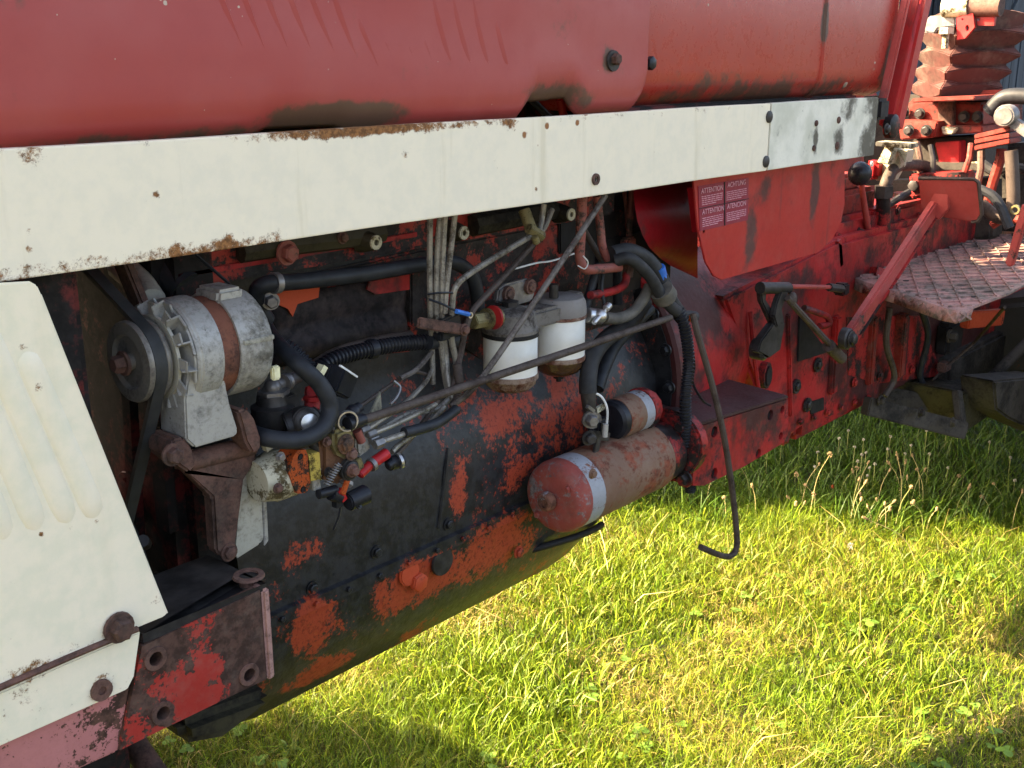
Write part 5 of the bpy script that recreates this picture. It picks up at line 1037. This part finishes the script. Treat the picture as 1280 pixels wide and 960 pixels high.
part(MB().slab([(1243, 476), (1310, 470), (1310, 545), (1262, 524), (1246, 512)], 1.0, .1), 'mud_plate', 'dirt_steel', bevel=.006)
part(MB().box2((3.4, 1.2, .5), (4.4, 1.7, .7)), 'drawbar_frame', 'dirt_steel', bevel=.01)

# valve bank and small control pieces in front of the console
vb = part(MB().prism([PX(x, y, 3.15) for x, y in ((1136, 218), (1200, 216), (1200, 246), (1136, 248))], Vector((.12, 0, 0))), 'valve_bank', 'greasy_red', bevel=.006)
for i in range(4): part(MB().lathe(PX(1143 + i * 15, 232, 3.149), (-1, 0, 0), [(0, .016), (.012, .016), (.014, .011)], 6), 'valve_plug', ('steel_dark', 'rust', 'red', 'steel')[i], vb, bevel=.001)
for (x0, y0, x1, y1, r_, m_) in ((1150, 216, 1146, 178, .009, 'rust'), (1166, 216, 1163, 182, .008, 'steel_dark'), (1206, 215, 1214, 180, .009, 'dusty_red'), (1222, 232, 1226, 190, .010, 'rust')):
    part(MB().tube([PX(x0, y0, 3.2), PX((x0 + x1) / 2 + 2, (y0 + y1) / 2, 3.2), PX(x1, y1, 3.22)], r_, 8), 'valve_link', m_)
hz([PX(1136, 240, 3.1), PX(1120, 250, 3.05), PX(1100, 262, 3.0), PX(1070, 275, 2.9)], .010, 'steel_dark', 'hydraulic_pipe', n=9)
hz([PX(1200, 240, 3.1), PX(1222, 236, 3.1), PX(1246, 250, 3.1), PX(1262, 285, 3.1)], .013, 'rubber', 'hydraulic_hose', n=9)
hz([PX(1228, 205, 3.3), PX(1244, 214, 3.3), PX(1262, 208, 3.3), PX(1290, 214, 3.3)], .014, 'rubber_dusty', 'hydraulic_hose', n=9)
hz([PX(1240, 282, 3.2), PX(1256, 272, 3.2), PX(1275, 274, 3.2), PX(1300, 262, 3.2)], .012, 'dusty_red', 'hydraulic_pipe', n=9)
for (x, y) in ((1130, 140), (1150, 142), (1205, 146), (1222, 146), (1136, 163), (1158, 163)): part(MB().bolt(PX(x, y, XB - .13 if y < 150 else XB - .21), (-1, 0, 0), .011, .01), 'console_bolt', 'steel_dark', con)
part(MB().prism([PX(x, y, XB - .18) for x, y in ((1176, 158), (1196, 160), (1190, 168), (1178, 168))], Vector((.03, 0, 0))), 'console_clip', 'cream', con, bevel=.003)
part(MB().slab([(1096, 262), (1126, 256), (1128, 290), (1098, 300)], 1.275, .06), 'shift_cover', 'red', GT, bevel=.008)
for (x, y) in ((1101, 268), (1122, 263), (1103, 292), (1123, 285)): part(MB().bolt(P(x, y, 1.274), r=.009), 'shift_cover_bolt', 'greasy_red', GT)
part(MB().slab([(1052, 312), (1092, 302), (1094, 312), (1054, 322)], 1.262, .05), 'cover_flange', 'greasy_red', GT, bevel=.004)
part(MB().slab([(1128, 246), (1146, 243), (1146, 249), (1128, 252)], 1.28, .02), 'cover_slot', 'black_dark', GT)
# brackets and fittings under the driving platform
part(MB().bar(P(1128, 392, 1.22), P(1122, 470, 1.225), .03, .03), 'side_bracket', 'dusty_red', gear, bevel=.004)
hz([P(1112, 385, 1.2), P(1108, 430, 1.2), P(1118, 470, 1.21), P(1106, 495, 1.22)], .009, 'rod_brown', 'brake_pipe', n=8)
hz([P(1150, 380, 1.2), P(1160, 420, 1.2), P(1150, 470, 1.22), P(1165, 492, 1.2)], .010, 'rubber', 'brake_hose', n=8)
part(MB().box(P(1186, 420, 1.22), (.12, .05, .10)), 'brake_valve', 'black_dark', bevel=.012)
part(MB().bolt(P(1186, 420, 1.19), r=.014, h=.02), 'valve_nut', 'dirt_steel')
part(MB().bar(P(1206, 400, 1.15), P(1250, 396, 1.12), .05, .03), 'step_bracket', 'orange_red', bevel=.004)
for (x, y) in ((1100, 500), (1150, 515), (1190, 528)): part(MB().bolt(P(x, y, 1.17 if x < 1120 else 1.1 if x < 1170 else 1.045), r=.010, h=.01), 'frame_bolt', 'dirt_steel')
# gearbox edge bolts and weld seams
for i in range(6): part(MB().bolt(P(1000 + i * 17, 527 - i * 6, 1.23), r=.006), 'gearbox_bolt', 'greasy_red', gear)
part(MB().tube([P(938, 390, 1.228), P(942, 440, 1.222), P(950, 500, 1.222)], .005, 6), 'casting_seam', 'red', gear)
part(MB().bar(P(985, 392, 1.232), P(988, 520, 1.232), .012, .012), 'casting_flange', 'red', gear, bevel=.003)
# ------------------------------------------------------------------ grass
def n2(x, y, s, seed=0):
    v = np.zeros_like(x); r = np.random.default_rng(100 + seed)
    for k in range(6):
        a, b, c = r.uniform(-1, 1, 3); f = s * (1.35 ** k); v += np.sin((x * a + y * b) * f + c * 6) * np.cos((y * a - x * b) * f * .8 + c * 9)
    return v / 2.6
def infield(x, y, margin):
    d0 = x * FW.x + y * FW.y - CZ * FW.z * 1.0; r0 = x * RT.x + y * RT.y; u0 = x * UP.x + y * UP.y - CZ * UP.z
    px = 640 + FPX * r0 / np.maximum(d0, .05); py = 480 - FPX * u0 / np.maximum(d0, .05)
    return (d0 > .3) & (px > -margin) & (px < 1280 + margin) & (py < 960 + margin * 1.3) & (py > 0)
def blades(name, x, y, h, wd, lean, col, label):
    n = len(x); az = rng.uniform(0, 2 * pi, n); la = rng.uniform(0, 2 * pi, n)
    ca, sa = np.cos(az), np.sin(az); dx, dy = np.cos(la) * lean, np.sin(la) * lean
    lv = [(0, 1.0, 0.0), (.4, .9, .2), (.75, .6, .58), (1, 0, 1)]
    vv = np.zeros((n, 7, 3), np.float32); k = 0
    for (t, w_, b) in lv:
        zx = x + dx * h * b; zy = y + dy * h * b; zz = h * t * np.sqrt(np.maximum(.04, 1 - (lean * b) ** 2 * .5))
        if w_ > 0:
            for s in (-1, 1): vv[:, k, 0] = zx + s * ca * wd * w_ / 2; vv[:, k, 1] = zy + s * sa * wd * w_ / 2; vv[:, k, 2] = zz; k += 1
        else: vv[:, k, 0] = zx; vv[:, k, 1] = zy; vv[:, k, 2] = zz; k += 1
    tr = np.array([[0, 1, 3], [0, 3, 2], [2, 3, 5], [2, 5, 4], [4, 5, 6]])
    F = (np.arange(n)[:, None, None] * 7 + tr[None]).reshape(-1, 3)
    me = bpy.data.meshes.new(name); me.vertices.add(n * 7); me.vertices.foreach_set('co', vv.reshape(-1))
    me.loops.add(F.size); me.loops.foreach_set('vertex_index', F.reshape(-1).astype(np.int32)); me.polygons.add(len(F))
    me.polygons.foreach_set('loop_start', np.arange(0, F.size, 3, dtype=np.int32)); me.update(calc_edges=True)
    at = me.color_attributes.new('tint', 'FLOAT_COLOR', 'POINT')
    cc = np.ones((n, 7, 4), np.float32); cc[:, :, :3] = col[:, None, :]
    at.data.foreach_set('color', cc.reshape(-1)); me.materials.append(MT['blade']); me.shade_smooth()
    o = bpy.data.objects.new(name, me); COL.objects.link(o); tag(o, label, None, kind='stuff'); return o
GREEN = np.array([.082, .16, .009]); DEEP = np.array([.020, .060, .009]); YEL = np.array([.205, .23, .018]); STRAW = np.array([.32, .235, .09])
def colour(x, y, dry):
    n = len(x); d = np.clip(dry + rng.normal(0, .27, n), 0, 1)[:, None]; g = rng.random(n)[:, None]
    c = GREEN * (1 - g) + np.array([.145, .22, .015]) * g
    c = np.where(d < .5, c * (1 - d * 2) + YEL * d * 2, YEL * (2 - d * 2) + STRAW * (d * 2 - 1)); return (c * np.clip(rng.lognormal(-.15, .45, (n, 1)), .3, 2.2)).astype(np.float32)
def scatter(x0, x1, y0, y1, dens):
    n = int((x1 - x0) * (y1 - y0) * dens); return rng.uniform(x0, x1, n), rng.uniform(y0, y1, n)
# mown, partly dried lawn in the sun patch
x, y = scatter(.5, 4.9, .1, 3.2, 24000); m_ = infield(x, y, 130) & (x + .72 * y < 5.0); x, y = x[m_], y[m_]
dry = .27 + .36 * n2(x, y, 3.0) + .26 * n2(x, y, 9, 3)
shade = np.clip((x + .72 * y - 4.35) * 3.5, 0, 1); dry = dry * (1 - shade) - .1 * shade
dry -= .5 * np.exp(-(((x - 1.95) ** 2 + (y - 1.75) ** 2) / .05))
tall = np.clip(.5 + .8 * n2(x, y, 4, 5), .1, 1.2)
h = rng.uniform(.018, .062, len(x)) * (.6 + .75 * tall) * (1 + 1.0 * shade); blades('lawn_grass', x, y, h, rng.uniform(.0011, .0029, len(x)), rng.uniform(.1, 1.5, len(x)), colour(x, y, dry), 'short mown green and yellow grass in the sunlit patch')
# flat straw thatch
x, y = scatter(.6, 4.4, .2, 2.9, 6000); m_ = infield(x, y, 110) & (n2(x, y, 3.0) + .5 * n2(x, y, 9, 3) > -.12) & (x + .72 * y < 4.6); x, y = x[m_], y[m_]
c = colour(x, y, np.full(len(x), .95)); blades('dry_clippings', x, y, rng.uniform(.02, .05, len(x)), rng.uniform(.0018, .0035, len(x)), rng.uniform(1.3, 1.7, len(x)), c, 'dry straw coloured clippings lying in the lawn')
# long fallen stems and low clover leaves in the lawn
x = rng.uniform(1.0, 3.9, 260); y = rng.uniform(.5, 2.5, 260); m_ = (x + .72 * y < 4.7); x, y = x[m_], y[m_]
c = colour(x, y, np.full(len(x), 1.0)); blades('fallen_stems', x, y, rng.uniform(.08, .2, len(x)), rng.uniform(.0022, .0035, len(x)), rng.uniform(1.25, 1.6, len(x)), (c * 1.25).astype(np.float32), 'long dry stems fallen across the lawn')
lm = MB()
for i in range(420):
    q = Vector((random.uniform(1.2, 4.2), random.uniform(.5, 2.5), 0))
    if q.x + .72 * q.y > 5.0 or float(n2(np.array([q.x]), np.array([q.y]), 5, 9)[0]) < .05: continue
    hgt = random.uniform(.015, .04); g0 = random.uniform(0, 6.28); s_ = random.uniform(.006, .013)
    for k_ in range(3):
        g = g0 + k_ * 2.09; c_ = q + Vector((cos(g), sin(g), 0)) * s_ + ZA * hgt; n_ = len(lm.v); tl = random.uniform(-.3, .3)
        lm.add([c_ + Vector((cos(a) * s_, sin(a) * s_, s_ * tl * cos(a - g) + .15 * s_)) for a in np.linspace(0, 2 * pi, 8, endpoint=False)], [list(range(8))])
tag(lm.build('clover_leaves', MT['weed'], None, origin=Vector((0, 0, 0)), ang=80), 'low round clover leaves scattered through the lawn', None, kind='stuff')
# longer unmown grass in the shade beyond
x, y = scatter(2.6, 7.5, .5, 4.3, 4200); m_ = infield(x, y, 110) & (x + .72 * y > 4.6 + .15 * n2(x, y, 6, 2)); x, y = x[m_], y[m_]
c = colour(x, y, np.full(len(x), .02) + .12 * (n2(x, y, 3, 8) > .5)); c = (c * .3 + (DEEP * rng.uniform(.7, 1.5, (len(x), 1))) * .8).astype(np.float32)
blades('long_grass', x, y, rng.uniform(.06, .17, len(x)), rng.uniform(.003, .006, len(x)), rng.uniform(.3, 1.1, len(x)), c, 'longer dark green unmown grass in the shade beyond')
# thinner grass round about, beyond the edges of the picture
x, y = scatter(-2.0, 7.5, -1.2, 4.2, 2600); m_ = ~infield(x, y, 100); x, y = x[m_], y[m_]
blades('surrounding_grass', x, y, rng.uniform(.03, .08, len(x)), rng.uniform(.004, .008, len(x)), rng.uniform(.2, 1.4, len(x)), colour(x, y, .25 + .3 * n2(x, y, 3.0)), 'short grass round the tractor')
# greener tufts inside the patch
tx, ty = [], []
for (cx_, cy_, s_, n_) in ((1.93, 1.72, .13, 2600), (2.55, 1.95, .18, 2600), (3.2, 1.2, .2, 2200), (2.95, 1.75, .25, 2600), (1.75, 1.35, .10, 700), (2.6, 1.0, .12, 800)):
    tx.append(rng.normal(cx_, s_, n_)); ty.append(rng.normal(cy_, s_, n_))
x = np.concatenate(tx); y = np.concatenate(ty); c = colour(x, y, np.full(len(x), .04))
blades('grass_tufts', x, y, rng.uniform(.035, .085, len(x)), rng.uniform(.003, .0055, len(x)), rng.uniform(.2, .9, len(x)), c, 'fresh green tufts standing above the lawn')
# flowering stalks on the edge of the shade
def stalk(px, py, ph, leanx, head, mat, label, group, hl=.018):
    b = PZ(px, py, 0); k = mpp(b); H = ph * k; t = b + Vector((RT.x * leanx * k, RT.y * leanx * k, H)); mid = b.lerp(t, .55) + Vector((0, 0, H * .1)) - RT * leanx * k * .22
    o = MB().tube(spline([b, mid, t], 5), lambda u: .0016 - .0007 * u, 5).build('grass_stalk', MT[mat], None, origin=b); 
    label = label or {'seed': 'thin %s grass stalk with a narrow seed head at the shade edge', 'tuft': 'thin %s grass stalk with a round tufted head at the shade edge', 'none': 'thin %s grass stalk with a tiny bud at the shade edge'}[head] % ('green' if mat == 'stem' else 'straw')
    tag(o, label, 'stalk', group); o.location = b
    hd = MB(); d = (t - mid).normalized()
    if head == 'seed':
        for i in range(9):
            u = i / 9; p = t + d * (u * hl - hl * .4); hd.ball(p + Vector((random.uniform(-1, 1), random.uniform(-1, 1), 0)) * .0025, .0032 * (1 - .4 * abs(u - .5)), 6, (1, 1, 1.6))
    elif head == 'tuft':
        for i in range(16):
            v = Vector((random.gauss(0, 1), random.gauss(0, 1), random.gauss(.4, .8))).normalized(); hd.ball(t + v * hl * .4, .0028, 6)
    else: hd.ball(t, hl * .5, 8, (.8, .8, 1.3))
    hd.build('seed_head', MT['seed'] if head != 'bud' else MT['pump_orange'], o, origin=b); return o
stalk(1010, 655, 92, 20, 'tuft', 'stem_straw', 'tallest straw stalk with a round pale seed head by the bent rod', None, .022)
stalk(1040, 640, 34, -2, 'bud', 'stem', 'short stalk with a single orange brown bud', None, .014)
stalk(880, 640, 86, 30, 'none', 'stem_straw', 'bare straw blade leaning right below the mounting lug', None, .004)
stalk(1125, 655, 90, -12, 'seed', 'stem_straw', 'tall straw stalk with a long drooping seed head', None, .03)
stalk(1150, 720, 78, -75, 'seed', 'stem_straw', 'straw stalk bent far over to the left', None, .02)
random.seed(5)
for i in range(40):
    px = random.choice([random.uniform(930, 1180), random.uniform(990, 1130), random.uniform(880, 1270)]); py = random.uniform(632, 672)
    stalk(px, py, random.uniform(28, 72), random.uniform(-22, 22), random.choice(['seed', 'seed', 'tuft', 'none']), random.choice(['stem', 'stem_straw', 'stem']), None, 'grass stalks along the shade edge', random.uniform(.010, .018))
for i in range(34):
    px = random.uniform(900, 1275); py = random.uniform(552, 640) if px < 1090 else random.uniform(556, 640); b = PZ(px, py, 0); 
    h_ = random.uniform(.10, .18); m = MB(); m.tube([b, b + ZA * h_], .0014, 5); o = m.build('clover_flower', MT['stem'], None, origin=b); tag(o, 'small white clover flower in the dark long grass', 'flower', 'clover flowers in the shaded grass')
    hd = MB(); 
    for j in range(14):
        v = Vector((random.gauss(0, 1), random.gauss(0, 1), random.gauss(.2, 1))).normalized(); hd.ball(b + ZA * h_ + v * .0045, .0024, 6)
    hd.build('flower_head', MT['clover'], o, origin=b)
b = PZ(1062, 700, 0); o = MB().tube([b, b + ZA * .05], .0015, 5).build('dandelion_clock', MT['stem'], None, origin=b); tag(o, 'white dandelion clock in the sunlit lawn', 'flower')
hd = MB()
for j in range(40):
    v = Vector((random.gauss(0, 1), random.gauss(0, 1), random.gauss(.1, 1))).normalized(); hd.tube([b + ZA * .05, b + ZA * .05 + v * .011], .0006, 4); hd.ball(b + ZA * .05 + v * .011, .0015, 5)
hd.build('clock_head', MT['clover'], o, origin=b)
def weed(px, py, n, L, label):
    b = PZ(px, py, 0); o = empty('broadleaf_weed', b); tag(o, label, 'weed')
    for i in range(n):
        g = 2 * pi * i / n + random.uniform(-.3, .3); l = L * random.uniform(.7, 1.1); d = Vector((cos(g), sin(g), 0)); s = Vector((-d.y, d.x, 0)); vs = []; tilt = random.uniform(.25, .8)
        for j in range(6):
            u = j / 5; wv = l * .17 * sin(pi * min(1, u * .93 + .07)); c_ = b + d * l * u + ZA * (.012 + l * tilt * u * (1.3 - u))
            vs += [c_ - s * wv + ZA * .003, c_ - ZA * .001, c_ + s * wv + ZA * .003]
        fs = [[j * 3 + q, j * 3 + q + 1, j * 3 + q + 4, j * 3 + q + 3] for j in range(5) for q in (0, 1)]
        MB().add(vs, fs).build('leaf', MT['weed'], o, origin=b, ang=80)
weed(1178, 725, 9, .10, 'broad leaved green weed right of the seeding stalks'); weed(1062, 795, 6, .05, 'small pale leaved weed in the dry lawn'); weed(360, 945, 5, .05, 'small round leaved weed in the near shade'); weed(1130, 770, 5, .05, 'little plantain rosette below the seeding stalks')
